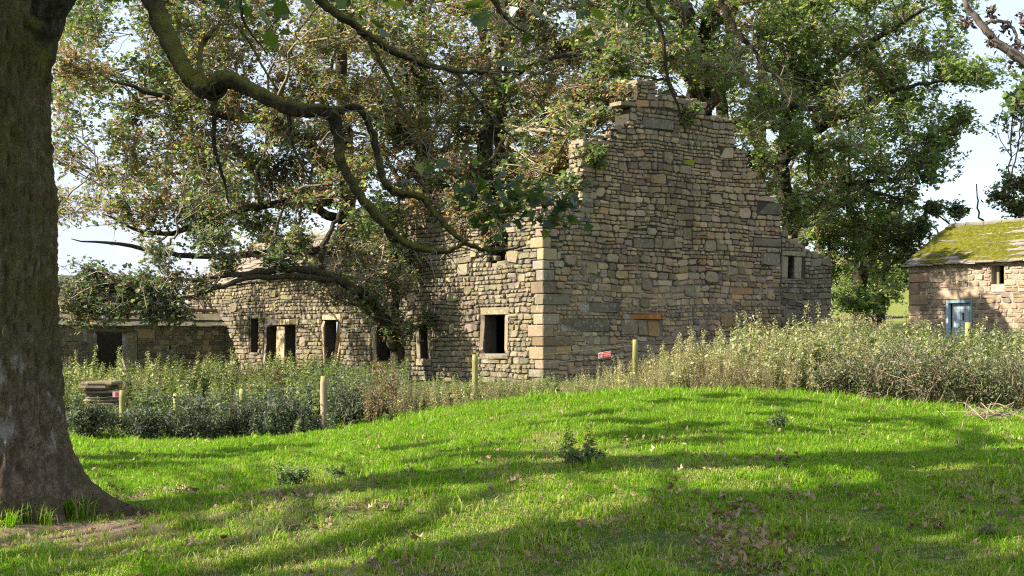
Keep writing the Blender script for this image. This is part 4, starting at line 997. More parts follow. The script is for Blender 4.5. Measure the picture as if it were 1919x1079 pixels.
n = 120; pos = np.concatenate([P(1905, 190, 9.9) + rK.normal(0, .05, (60, 3)), P(1925, 150, 9.9) + rK.normal(0, .06, (60, 3))]); V, Fc, Cc = leaf_arrays(pos, rK.uniform(.03, .055, n), pal_cols(GRN, n, rK), T_MAPLE, rK)
mesh_obj("leaf_spray", V, Fc, Cc, M_LEAF, rt)["kind"] = "stuff"

# ------------------------------------------------------------------ scatter (grass, weeds, litter): geometry nodes, kind = stuff
def scatter(name, pts, rotz, scl, pick_i, tilt, meshes, label, cat):
    coll = bpy.data.collections.new(name + "_source")
    for i, me in enumerate(meshes):
        o = bpy.data.objects.new("%s_%02d" % (name, i), me); coll.objects.link(o)
    me = bpy.data.meshes.new(name); n = len(pts)
    me.vertices.add(n); me.vertices.foreach_set("co", np.asarray(pts, np.float32).ravel())
    rot = np.stack([tilt[:, 0], tilt[:, 1], rotz], 1).astype(np.float32)
    a = me.attributes.new("rot", 'FLOAT_VECTOR', 'POINT'); a.data.foreach_set("vector", rot.ravel())
    a = me.attributes.new("scl", 'FLOAT', 'POINT'); a.data.foreach_set("value", np.asarray(scl, np.float32))
    a = me.attributes.new("idx", 'INT', 'POINT'); a.data.foreach_set("value", np.asarray(pick_i, np.int32))
    o = bpy.data.objects.new(name, me); COL.objects.link(o)
    ng = bpy.data.node_groups.new(name, 'GeometryNodeTree'); ng.interface.new_socket("Geometry", in_out='INPUT', socket_type='NodeSocketGeometry'); ng.interface.new_socket("Geometry", in_out='OUTPUT', socket_type='NodeSocketGeometry')
    N, L = ng.nodes, ng.links; gi, go = N.new("NodeGroupInput"), N.new("NodeGroupOutput")
    ci = N.new("GeometryNodeCollectionInfo"); ci.inputs['Collection'].default_value = coll; ci.inputs['Separate Children'].default_value = True; ci.inputs['Reset Children'].default_value = True
    ip = N.new("GeometryNodeInstanceOnPoints"); ip.inputs['Pick Instance'].default_value = True
    def na(nm, t):
        x = N.new("GeometryNodeInputNamedAttribute"); x.data_type = t; x.inputs['Name'].default_value = nm; return [s for s in x.outputs if s.enabled][0]
    L.new(gi.outputs[0], ip.inputs['Points']); L.new(ci.outputs[0], ip.inputs['Instance'])
    L.new(na("idx", 'INT'), ip.inputs['Instance Index']); L.new(na("scl", 'FLOAT'), ip.inputs['Scale'])
    e2r = N.new("FunctionNodeEulerToRotation"); L.new(na("rot", 'FLOAT_VECTOR'), e2r.inputs[0]); L.new(e2r.outputs[0], ip.inputs['Rotation'])
    L.new(ip.outputs[0], go.inputs[0])
    md = o.modifiers.new("scatter", 'NODES'); md.node_group = ng
    tag(o, label, cat, kind="stuff"); return o

# ------------------------------------------------------------------ grass
def tuft(seed, cols, nb, h, spread, wd=.0035, lean=.5):
    r = np.random.default_rng(seed); V, Fc, Cc = [], [], []; k = 0
    for _ in range(nb):
        b = np.array((*r.normal(0, spread, 2), -.01)); a = r.uniform(0, 6.28); d = np.array((math.cos(a), math.sin(a), 0)); s = np.array((-d[1], d[0], 0))
        hh = h * r.uniform(.55, 1.25); ln = r.uniform(.15, 1) * lean; w = wd * r.uniform(.7, 1.4)
        p1 = b + d * ln * hh * .3 + np.array((0, 0, hh * .55)); p2 = b + d * ln * hh * 1.05 + np.array((0, 0, hh * (1 - .45 * ln)))
        V += [b - s * w, b + s * w, p1 - s * w * .9, p1 + s * w * .9, p2]; Fc += [(k, k + 1, k + 3), (k, k + 3, k + 2), (k + 2, k + 3, k + 4)]
        c_ = np.array(cols[r.integers(len(cols))]) * r.uniform(.75, 1.25); Cc += [c_] * 5; k += 5
    return mesh_data("grass_tuft", np.array(V), np.array(Fc), np.array(Cc), M_GRASS)
G1 = [(.13,.275,.007),(.165,.33,.009),(.085,.19,.006),(.22,.39,.014)]
G2 = [(.22,.31,.025),(.30,.34,.06),(.16,.26,.014),(.46,.42,.18)]
G3 = [(.44,.36,.18),(.36,.28,.13),(.26,.24,.07),(.50,.42,.23)]
tufts = [tuft(i, G1 + G2[:2], 26, .060, .045, .003, .8) for i in range(4)] + [tuft(10 + i, G2, 24, .052, .05, .003, 1.0) for i in range(3)] + [tuft(20 + i, G3 + G2[:1], 16, .04, .05, .003, 1.4) for i in range(2)] + [tuft(30 + i, G1 + G2, 14, .11, .04, .0035, .9) for i in range(2)]
rg = np.random.default_rng(19); pts = []
Yg = np.concatenate([rg.uniform(7.6, 13, 26000), rg.uniform(13, 20, 30000), rg.uniform(20, 31, 34000)])
Xg = rg.uniform(-1, 1, len(Yg)) * (.385 * Yg + .6)
soil = np.hypot((Xg + 4.25) / 1.3, (Yg - 11.8) / .72) + .25 * np.sin(Xg * 5) * np.sin(Yg * 7); keepm = (soil > 1.0) | (rg.random(len(Xg)) < .10)
keepm &= np.hypot(Xg - TX, Yg - TY) > .72
gold = np.array([mnoise.noise(Vector((x * .8, y * .45, 3))) + .6 * mnoise.noise(Vector((x * 3.1, y * 2.2, 8))) for x, y in zip(Xg, Yg)])
gold = gold - .26 * sstep(Xg, .5, 3.5) + .44 * (1 - sstep(Yg, 11.5, 15.5)) - .3 * sstep(Yg, 16, 19)
keepm &= rg.random(len(Xg)) < np.clip(1.25 - 1.1 * np.clip(gold - .25, 0, 1), .3, 1)
Xg, Yg, gold = Xg[keepm], Yg[keepm], gold[keepm]; n = len(Xg); Zg = ground(Xg, Yg)
u_ = rg.random(n); kind = np.where(gold + rg.normal(0, .16, n) > .48, 7 + rg.integers(0, 2, n), np.where(gold + rg.normal(0, .2, n) > .12, 4 + rg.integers(0, 3, n), rg.integers(0, 4, n)))
kind = np.where(u_ < .08, 9 + rg.integers(0, 2, n), kind)
scatter("meadow_grass", np.stack([Xg, Yg, Zg], 1), rg.uniform(0, 6.28, n), rg.uniform(.5, 1.02, n) * (1 + .2 * sstep(Yg, 16, 24)) * np.clip(1 + 1.1 * np.array([mnoise.noise(Vector((x * 1.9, y * 1.5, 40))) for x, y in zip(Xg, Yg)]), .5, 1.9), kind, rg.normal(0, .16, (n, 2)), tufts, "short bright green grass with straw-coloured patches covering the mound", "grass")
# longer tufts round the trunk foot and on the root
n = 60; a = rg.uniform(-2.6, .35, n); rr_ = rg.uniform(.72, 1.0, n); Xt, Yt = TX + np.cos(a) * rr_ * 1.0, TY + np.sin(a) * rr_
scatter("tuft_grass", np.stack([Xt, Yt, ground(Xt, Yt)], 1), rg.uniform(0, 6.28, n), rg.uniform(.9, 1.7, n), rg.integers(0, 3, n), rg.normal(0, .1, (n, 2)), [tuft(40 + i, G2 + G1, 14, .16, .03, .004, .8) for i in range(3)], "longer grass tufts growing round the foot of the big trunk", "grass")

# ragged longer grass where the lawn meets the thicket
n = 480; pxe = rg.uniform(560, 1960, n); De = np.interp(pxe, [560, 800, 1100, 1400, 1700, 1960], [27.4, 27.2, 27.0, 27.2, 25.8, 25.0]) + rg.normal(0, .55, n); Xe = (pxe - CX) / F * De
scatter("edge_grass", np.stack([Xe, De, ground(Xe, De)], 1), rg.uniform(0, 6.28, n), rg.uniform(.5, 1.7, n), rg.integers(0, 4, n), rg.normal(0, .15, (n, 2)), [tuft(50 + i, (G2 + G1, G1, G1 + G2 + G3[:2], G1)[i], 14, .13, .05, .0042, 1.0) for i in range(4)], "ragged longer grass and straw where the lawn meets the thicket", "grass")
# ------------------------------------------------------------------ weeds
def plant_mesh(kind, seed):
    r = np.random.default_rng(seed); mb = MB(); LV, LC, LF, base = [], [], [], 0
    def put(pos, size, col, tm, up=.6, ax=None):
        nonlocal base
        V, Fc, Cc = leaf_arrays(np.asarray(pos), size, col, tm, r, up, ax); LV.append(V); LF.append(Fc + base); LC.append(Cc); base += len(V)
    if kind in ("nettle", "pale", "seedy", "dark"):
        H = {"nettle": 1.05, "pale": 1.25, "seedy": 1.2, "dark": .95}[kind]
        pal = {"nettle": [((.155,.185,.055),4),((.22,.235,.075),3),((.10,.135,.042),2)], "pale": [((.33,.345,.17),4),((.26,.29,.12),3),((.40,.37,.20),2.5)],
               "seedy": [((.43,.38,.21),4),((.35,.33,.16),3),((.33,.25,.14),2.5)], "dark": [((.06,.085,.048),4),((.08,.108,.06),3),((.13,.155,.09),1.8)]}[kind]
        for st in range(r.integers(2, 4)):
            b = np.array((*r.normal(0, .07, 2), 0)); d = r.normal(0, .10, 2); hh = H * r.uniform(.7, 1.12)
            path = smooth_path([b, b + (d[0] * .4, d[1] * .4, hh * .5), b + (d[0], d[1], hh)], 5)
            mb.tube(path, np.linspace(.006, .003, len(path)), 4, (.20, .17, .09) if kind in ("pale", "seedy") else (.12, .13, .05), False)
            m = int(hh / .06)
            for q_ in range(m):
                t = .14 + .86 * q_ / m; p0 = np.array([np.interp(t, np.linspace(0, 1, len(path)), path[:, c]) for c in range(3)])
                L0 = (.14 if kind != "seedy" else .09) * (1.05 - .75 * max(0, t - .45) / .55) * r.uniform(.7, 1.2) * (.75 + .5 * min(1, t * 3))
                a = (q_ % 2) * math.pi / 2 + r.normal(0, .3)
                for s2 in (0, math.pi):
                    if t < .35 and r.random() < .5: continue
                    ax = np.array([(math.cos(a + s2), math.sin(a + s2), -.45)]); put(p0[None] + ax * .012, np.array([L0]), pal_cols(pal, 1, r), T_LANCE, .8, ax * 3)
                if kind in ("seedy", "pale") and t > .4:
                    k_ = 5; pos = p0 + r.normal(0, .028, (k_, 3)); put(pos, r.uniform(.02, .035, k_), pal_cols([((.36,.31,.17),3),((.28,.22,.12),2)], k_, r), T_KITE)
    elif kind == "dead":
        for st in range(r.integers(4, 7)):
            b = np.array((*r.normal(0, .1, 2), 0)); d = r.normal(0, .16, 2); hh = r.uniform(.5, 1.15)
            path = smooth_path([b, b + (d[0] * .4, d[1] * .4, hh * .5), b + (d[0], d[1], hh)], 4); mb.tube(path, np.linspace(.006, .003, len(path)), 4, np.array((.30, .22, .13)) * r.uniform(.6, 1.2), False)
            for q_ in range(14):
                p0 = path[int(r.uniform(.2, 1) * (len(path) - 1))]; put((p0 + r.normal(0, .03, 3))[None], np.array([r.uniform(.025, .06)]), pal_cols([((.26,.18,.10),3),((.19,.12,.07),3),((.36,.28,.16),2)], 1, r), T_LANCE)
    elif kind == "dock":
        for st in range(4):
            b = np.array((*r.normal(0, .05, 2), 0)); d = r.normal(0, .16, 2); hh = r.uniform(.85, 1.25)
            path = smooth_path([b, b + (d[0] * .4, d[1] * .4, hh * .5), b + (d[0], d[1], hh)], 5); mb.tube(path, np.linspace(.009, .004, len(path)), 4, (.24, .15, .09), False)
            for q_ in range(150):
                t = r.uniform(.35, 1); p0 = path[int(t * (len(path) - 1))] + r.normal(0, .06, 3); put(p0[None], np.array([r.uniform(.03, .06)]), pal_cols([((.24,.15,.10),4),((.18,.11,.075),3),((.33,.23,.16),2)], 1, r), T_KITE, .2)
        for q_ in range(10):
            a = r.uniform(0, 6.28); ax = np.array([(math.cos(a), math.sin(a), .4)]); put(np.array([(0, 0, .05)]), np.array([r.uniform(.2, .3)]), pal_cols([((.08,.12,.03),3)], 1, r), T_LANCE, .6, ax * 3)
    elif kind == "rosette":
        for q_ in range(16):
            a = r.uniform(0, 6.28); ax = np.array([(math.cos(a), math.sin(a), r.uniform(.2, 1.2))]); put(np.array([(r.normal(0, .08), r.normal(0, .08), .02)]), np.array([r.uniform(.14, .26)]), pal_cols([((.04,.075,.028),4),((.055,.095,.03),3)], 1, r), T_LANCE, .4, ax * 3)
    V0 = np.concatenate(mb.v) if mb.v else np.zeros((0, 3)); C0_ = np.concatenate(mb.c) if mb.c else np.zeros((0, 3))
    nb = len(V0); Ft = []
    for f in mb.f: Ft += [(f[0], f[i], f[i + 1]) for i in range(1, len(f) - 1)]
    Vv = np.concatenate([V0] + LV); Cv = np.concatenate([C0_] + LC); Fv = np.concatenate([np.array(Ft, int).reshape(-1, 3)] + [x + nb for x in LF])
    return mesh_data("plant_" + kind, Vv, Fv, Cv, M_WEED)
PM = {k: [plant_mesh(k, 1000 + 17 * i + len(k)) for i in range(4)] for k in ("nettle", "pale", "seedy", "dark", "dead", "dock", "rosette")}

rw = np.random.default_rng(23)
# single plants one can pick out along the fence
GRP = {"nettle": ("green nettle standing in the row along the wire fence below the front", "nettles below the long front"),
       "pale": ("pale tall nettle in the sunlit row before the gable", "pale nettles before the gable"),
       "seedy": ("yellowed seeding nettle in the sunlit row before the gable", "seeding nettles before the gable"),
       "dark": ("dark leafy weed in the shaded row at the foot of the left fence", "dark weeds by the left fence"),
       "dead": ("dry brown weed stalks at the grass edge", "dry stalks at the grass edge")}
def weed_h(px, D):
    f = np.interp(px, [120, 600, 1080, 1200, 1300, 1450, 1600], [1, 1, .55, .62, .85, 1, 1.08])
    if 125 < px < 262 and D < 34: f *= .6
    if px < 620 and D < 28.6: f *= .62
    if 1085 < px < 1162 and D < 31: f *= .65
    return f
def put_plant(kind, px, D, s, dz=0):
    s = s * weed_h(px, D)
    x = (px - CX) / F * D; o = bpy.data.objects.new({"nettle": "nettle", "pale": "pale_nettle", "seedy": "seeding_nettle", "dark": "dark_weed", "dead": "dry_weed"}[kind], PM[kind][rw.integers(4)])
    o.location = (x, D, gz(x, D) + dz); o.rotation_euler = (rw.normal(0, .07), rw.normal(0, .07), rw.uniform(0, 6.28)); o.scale = (s * rw.uniform(.85, 1.15),) * 2 + (s,)
    COL.objects.link(o); tag(o, GRP[kind][0], "weed", GRP[kind][1])
for i in range(60): px = rw.uniform(125, 600); put_plant("dark", px, 26.6 + rw.uniform(0, 2.2) + .0006 * (600 - px), rw.uniform(.5, 1.15))
for i in range(46): put_plant("nettle", rw.uniform(640, 1110), rw.uniform(28.2, 32), rw.uniform(.4, .95))
for i in range(50): put_plant("seedy", rw.uniform(1090, 1420), rw.uniform(29, 33.5), rw.uniform(.6, 1.3))
for i in range(56): put_plant("pale", rw.uniform(1240, 1600), rw.uniform(29.5, 35), rw.uniform(.8, 1.38))
for i in range(64): put_plant("dead", rw.uniform(680, 1700), rw.uniform(27.0, 30.2), rw.uniform(.5, .95))
# the thicket behind them, which nobody could count
def band(n, pxr, Dr, kinds, sr):
    px = rw.uniform(*pxr, n); D = rw.uniform(*Dr, n); x = (px - CX) / F * D
    return x, D, np.array([kinds[rw.integers(len(kinds))] for _ in range(n)]), rw.uniform(*sr, n) * np.array([weed_h(a_, b_) for a_, b_ in zip(px, D)])
order = ["nettle", "pale", "seedy", "dark", "dead", "dock"]
allm = sum([PM[k] for k in order], [])
bs = [band(420, (90, 620), (27.0, 31), ["dark", "dark", "dark", "nettle"], (.4, 1.0)),
      band(520, (90, 640), (35, 47), ["nettle", "nettle", "nettle", "pale", "dead"], (.5, 1.12)),
      band(240, (560, 760), (29, 40), ["dark", "nettle", "nettle"], (.75, 1.1)),
      band(330, (700, 1110), (29.5, 36), ["nettle", "pale", "nettle", "dead"], (.3, .72)),
      band(300, (1080, 1460), (28.4, 35), ["seedy", "seedy", "pale", "dead"], (.3, 1.05)),
      band(290, (1380, 1680), (29, 38), ["pale", "pale", "nettle", "dead", "seedy"], (.4, 1.1)),
      band(230, (1560, 1980), (30, 40), ["nettle", "pale", "dark", "nettle"], (.8, 1.15)),
      band(160, (680, 1500), (27.4, 29.5), ["dead", "dead", "seedy"], (.45, .75))]
X = np.concatenate([b[0] for b in bs]); Y = np.concatenate([b[1] for b in bs]); K = np.concatenate([b[2] for b in bs]); S = np.concatenate([b[3] for b in bs])
# keep out of the buildings
def outside(x, y):
    gd = (np.array((x, y)) - W_G.o); u, d = gd @ W_G.d, gd @ W_G.n; v = gd @ W_F.d
    return not (v > -.25 and u > -.25)
ok = np.array([outside(x, y) for x, y in zip(X, Y)])
X, Y, K, S = X[ok], Y[ok], K[ok], S[ok]; n = len(X)
scatter("weed_thicket", np.stack([X, Y, ground(X, Y)], 1), rw.uniform(0, 6.28, n), S, np.array([order.index(k) * 4 + rw.integers(4) for k in K]), rw.normal(0, .09, (n, 2)), allm, "thicket of nettles and weeds between the fence and the ruins", "weeds")

def bush(name, label, cat, c, rad, nl, pal, seed, stems=26, lsize=(.05, .09), group=None, stemcol=(.16, .12, .08), mat=None):
    r = np.random.default_rng(seed); x, y = c; z = gz(x, y); jx = min(1., rad[0] * 2.); root = empty(name, (x, y, z)); tag(root, label, cat, group)
    mb = MB(); E = []
    for _ in range(stems):
        a = r.uniform(0, 6.28); q_ = r.uniform(.15, 1) ** .6; e = np.array((x + math.cos(a) * rad[0] * q_, y + math.sin(a) * rad[1] * q_, z + rad[2] * math.sqrt(max(.05, 1 - q_ * q_ * .8)) * r.uniform(.65, 1.12)))
        s = np.array((x + r.normal(0, .12) * jx, y + r.normal(0, .12) * jx, z - .03)); m_ = (s + e) / 2 + np.array((0, 0, .12 * rad[2])) + r.normal(0, .06, 3) * jx
        p = smooth_path([s, m_, e], 4); mb.tube(p, jx * np.linspace(.011, .004, len(p)), 4, np.array(stemcol) * r.uniform(.7, 1.3), False)
        for _ in range(6):
            s2 = p[int(r.uniform(.25, 1) * (len(p) - 1))]; e2 = s2 + r.normal(0, .17, 3) * (rad[2] / 1.0) + (0, 0, .05 * jx); mb.tube([s2, (s2 + e2) / 2 + r.normal(0, .02, 3), e2], [.005, .004, .002], 3, np.array(stemcol) * r.uniform(.8, 1.6), False); E.append((s2, e2))
    mb.build("stems", M_TWIG, root); E = np.array(E); i = r.integers(len(E), size=nl); t = r.uniform(.1, 1.1, (nl, 1)); pos = E[i, 0] * (1 - t) + E[i, 1] * t + r.normal(0, .05 * jx, (nl, 3))
    pos[:, 2] = np.maximum(pos[:, 2], z + .03)
    V, Fc, Cc = leaf_arrays(pos, r.uniform(*lsize, nl), pal_cols(pal, nl, r), T_LANCE, r); mesh_obj("foliage", V, Fc, Cc, mat or M_WEED, root)
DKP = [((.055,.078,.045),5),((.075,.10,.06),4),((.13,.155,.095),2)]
OLP = [((.12,.14,.065),4),((.16,.18,.09),3),((.25,.25,.14),2.4),((.20,.14,.09),.8)]
for i, (px, D, a, b, h, lab) in enumerate(((165,26.6,.55,.5,.75,"dark bramble bush just right of the big trunk"),(262,26.8,.5,.5,.6,"low dark bramble bush under the small square red sign"),(360,27,.7,.5,.85,"dark bramble bush in front of the second mossy post"),(455,27.3,.6,.5,.9,"dark bramble bush at the foot of the mossy post nearest the doorways"),(540,27.6,.55,.5,.85,"dark bramble bush left of the tall bare fence post"),(655,28.6,.45,.5,.95,"green bramble bush right of the tall bare fence post"))):
    bush("bramble_bush", lab, "bush", ((px - CX) / F * D, D), (a, b, h), 1500, DKP, 700 + i, group="dark bushes along the left fence")
for i, (px, D, a, b, h, lab) in enumerate(((1640,27.3,.75,.7,1.15,"olive-green twiggy shrub below the fence post by the tree stems"),(1740,26.6,.9,.7,1.35,"dark twiggy shrub left of the barn door"),(1830,26.4,.9,.7,1.3,"twiggy olive shrub below the blue barn door"),(1915,26,.9,.7,1.35,"twiggy shrub at the right edge of the picture"),(1690,29.5,.8,.7,1.3,"pale green shrub behind the twiggy ones, near the barn corner"),(1570,27.8,.6,.5,.85,"low thin shrub right of the pale nettles"))):
    bush("twiggy_shrub", lab, "shrub", ((px - CX) / F * D, D), (a, b, h), 2000, OLP, 720 + i, stems=40, lsize=(.04, .085), group="shrubs before the barn", stemcol=(.19, .14, .09))
for i, (px, D, s, lab) in enumerate(((735,27.9,1.05,"tall rust-brown dock plant gone to seed below the leaning tree"),(690,27.6,.8,"short rust-brown dock plant left of the tall one"))):
    x = (px - CX) / F * D; o = bpy.data.objects.new("dock_plant", PM["dock"][i]); o.location = (x, D, gz(x, D)); o.scale = (s,) * 3; COL.objects.link(o); tag(o, lab, "weed", "dock plants by the fence")
LWP = [((.13,.19,.07),4),((.13,.19,.075),3),((.22,.28,.13),1.5)]
for i, (px, py, a_, h_, lab) in enumerate(((545,908,.20,.26,"dark leafy weed left of the near pair in the grass"),(634,902,.14,.17,"dark leafy weed right of the near pair in the grass"),(765,890,.07,.06,"small green weed alone in the grass"),(1072,872,.13,.2,"leafy weed clump in the middle of the lawn"),(1108,872,.13,.21,"leafy weed right beside the middle clump on the lawn"),(1455,806,.18,.20,"grey-green weed in the grass below the nettles"),(205,920,.06,.07,"small weed beside the root of the big tree"),(1850,1020,.1,.12,"low leafy weed near the lower right corner"))):
    g = ray_ground(px, py); bush("lawn_weed", lab, "weed", (g[0], g[1]), (a_, a_, h_), int(300 * a_ * h_ / .05), LWP, 760 + i, stems=10, lsize=(.03, .065), group="weeds growing in the lawn", stemcol=(.12, .12, .06))
for i, (px, py, s) in enumerate(((1065,870,.42),(1105,872,.45))):
    g = ray_ground(px, py); o = bpy.data.objects.new("lawn_nettle", PM["nettle"][i]); o.location = tuple(g); o.scale = (s,) * 3; COL.objects.link(o); tag(o, ("small nettle on the lawn, left of two", "small nettle on the lawn, right of two")[i], "weed", "nettles on the lawn")

# fallen leaves and dry sticks
def curl(seed, col):
    r = np.random.default_rng(seed); V, Fc, Cc = leaf_arrays(np.zeros((1, 3)), np.array([.07]), np.array([col]), T_LOBE, r, 3.); V += r.normal(0, .009, V.shape); V[:, 2] += 8 * (V[:, r.integers(2)] ** 2) + .008
    return mesh_data("fallen_leaf", V, Fc, Cc, M_LITTER)
lit = [curl(i, c_) for i, c_ in enumerate([(.22,.135,.075),(.17,.10,.06),(.28,.185,.105),(.13,.08,.05),(.36,.26,.16),(.24,.155,.09)])]
n0 = 22000; Y = rw.uniform(8, 25, n0); X = rw.uniform(-1, 1, n0) * (.38 * Y + .4)
dn = np.array([mnoise.noise(Vector((x * .9, y * .8, 20))) + .5 * mnoise.noise(Vector((x * 2.7, y * 2.4, 5))) for x, y in zip(X, Y)])
pr = np.clip(.07 + 2.0 * np.clip(dn - .12, 0, 1), 0, 1) * (1 - .75 * sstep(Y, 13, 20)); kp = rw.random(n0) < pr; X, Y = X[kp], Y[kp]; n = len(X)
scatter("leaf_litter", np.stack([X, Y, ground(X, Y) + .025], 1), rw.uniform(0, 6.28, n), rw.uniform(.4, 1.0, n), rw.integers(0, 6, n), rw.normal(0, .35, (n, 2)), lit, "scattered brown fallen leaves lying in the grass", "leaf litter")
for i, (px, py) in enumerate(((1470,1010),(1360,1035),(1420,1050),(1640,1060),(1120,1010),(1380,1020),(1400,1058),(1700,1072),(1110,945),(1250,925),(1330,890))):
    g = ray_ground(px, py); o = bpy.data.objects.new("fallen_leaf", lit[i % 6]); o.location = (g[0], g[1], g[2] + .045); o.rotation_euler = (rw.normal(0, .3), rw.normal(0, .3), i); o.scale = (1.3,) * 3; COL.objects.link(o)
    tag(o, "large curled brown leaf lying in the near grass", "leaf", "large fallen leaves on the lawn")
def stick(pts, rad, lab, col=(.3, .22, .14), nm="dry_stick"):
    w = smooth_path(pts, 4); w[1:-1] += rw.normal(0, .01, (len(w) - 2, 3)); m1 = MB(); m1.tube(w, np.linspace(rad, rad * .5, len(w)), 6, col); o = m1.build(nm, M_TWIG, None, True, loc=w[0]); return tag(o, lab, "stick", "dry sticks at the thicket edge")
def gs(px, py): return ray_ground(px, py)
a = gs(1800, 808); stick([a, a + (.13, .1, .25), a + (.2, .1, .36)], .009, "dry forked stick leaning at the right edge of the lawn")
a = gs(1645, 775); stick([a, a + (.18, .1, .3), a + (.30, .2, .5)], .007, "long pale stick leaning out of the shrubs below the barn corner")
a = gs(1660, 770); stick([a, a + (.2, .1, .25), a + (.32, .2, .38)], .006, "thin pale stick beside the long leaning one")
a = gs(640, 812); stick([a, a + (.1, .05, .12), a + (.22, .1, .22)], .009, "short bare stick right of the tall fence post")
def brush_pile(px, py, s, lab, seed):
    g = gs(px, py); r = np.random.default_rng(seed); m1 = MB()
    for _ in range(38):
        c_ = g + r.normal(0, 1, 3) * np.array((.30, .2, .06)) * s + (0, 0, .10 * s); d = r.normal(0, 1, 3) * np.array((.22, .2, .10)) * s; m1.tube([c_ - d, c_ + r.normal(0, .02, 3), c_ + d], [.008, .007, .004], 4, np.array((.34, .25, .17)) * r.uniform(.6, 1.2))
    tag(m1.build("brushwood_pile", M_TWIG, None, False, loc=g), lab, "brushwood", "dead brushwood at the thicket edge")
brush_pile(1850, 790, 1.0, "low pile of dead pinkish twigs at the right edge of the lawn", 3); brush_pile(1715, 745, 1.1, "tangle of dead twigs under the dark twiggy shrub", 4)

# ------------------------------------------------------------------ fence
posts = []
def post(px, y0, D, h, rad, lab, mossy, seed, lean=(0, 0)):
    r = np.random.default_rng(seed); x = (px - CX) / F * D; z1 = EYE - (y0 - HY) / F * D; zb = min(gz(x, D) - .05, z1 - h)
    m1 = MB(); n = 10; zz = np.linspace(zb, z1, 9); p = np.stack([x + lean[0] * (zz - zb) + r.normal(0, .003, 9), D + lean[1] * (zz - zb) + 0 * zz, zz], 1)
    t = (zz - zb) / (z1 - zb); col = np.array((.31, .235, .15)) * (1 - np.clip((t - (1 - mossy)) * 8, 0, 1))[:, None] + np.array((.27, .255, .075)) * np.clip((t - (1 - mossy)) * 8, 0, 1)[:, None]
    m1.tube(p, np.concatenate([np.full(8, rad) * r.uniform(.94, 1.05, 8), [rad * .9]]), n, np.repeat(col, n, 0))
    o = m1.build("fence_post", M_WOOD, None, True, loc=(x, D, zb)); tag(o, lab, "fence post", "round posts of the wire fence"); posts.append((x, D, zb, z1)); return o
post(122, 735, 29.5, 1.1, .06, "mossy fence post half hidden beside the big trunk", .5, 1)
post(229, 731, 29, 1.15, .062, "mossy fence post carrying the small square red sign", .95, 2)
post(335, 737, 28.7, 1.1, .062, "mossy leaning fence post third from the big trunk", .9, 3, (-.05, 0))
post(454, 728, 28.4, 1.1, .06, "mossy fence post just left of the twin doorways", .9, 4)
post(607, 705, 27.6, 1.25, .07, "tall bare wooden fence post with green top, nearest the camera", .13, 5)
post(890, 664, 30, 1.15, .062, "bright yellow-green post in front of the near window", .95, 6)
post(1190, 636, 31, 1.15, .055, "thin yellow-green post right of the long red sign", .95, 7)
post(1437, 618, 34, 1.1, .06, "yellow-green post standing among the pale nettles", .95, 8, (.03, 0))
post(1650, 610, 36, 1.2, .065, "yellow-green post below the multi-stemmed tree", .95, 9, (.03, 0))
post(1815, 604, 38, 1.2, .10, "stout mossy post in front of the blue barn door", 1., 10)
for a, b in zip(posts[:-1], posts[1:]):
    m1 = MB(); A0, B0 = np.array(a), np.array(b); ln = math.hypot(*(B0[:2] - A0[:2]))
    for k_, f_ in enumerate((.08, .3, .52, .74, .93)):
        q0 = np.array((*A0[:2], A0[3] - 1.05 + f_)); q1 = np.array((*B0[:2], B0[3] - 1.05 + f_)); md = (q0 + q1) / 2 - (0, 0, .02)
        m1.tube([q0, md, q1], .002, 4, (.3, .29, .27), False)
    for s_ in np.arange(.25, ln, .3):
        t = s_ / ln; bb = A0 * (1 - t) + B0 * t; m1.tube([(bb[0], bb[1], bb[3] - .97), (bb[0], bb[1], bb[3] - .13)], .0014, 3, (.3, .29, .27), False)
    px_ = int(((a[0] / a[1] + b[0] / b[1]) / 2) * F + CX)
    o = m1.build("wire_netting", M_METAL, None, False, loc=tuple(A0[:3]))
    i_ = posts.index(a); nm_ = ["between the trunk and the red-signed post", "between the red-signed post and the leaning post", "between the leaning post and the post by the doorways", "between the post by the doorways and the tall bare post", "between the tall bare post and the near-window post", "below the gable corner with the long red sign", "in front of the gable among seeding nettles", "among the pale nettles right of the gable", "before the barn corner"][i_]
    tag(o, "span of grey wire netting " + nm_, "wire fence", "wire netting of the fence")

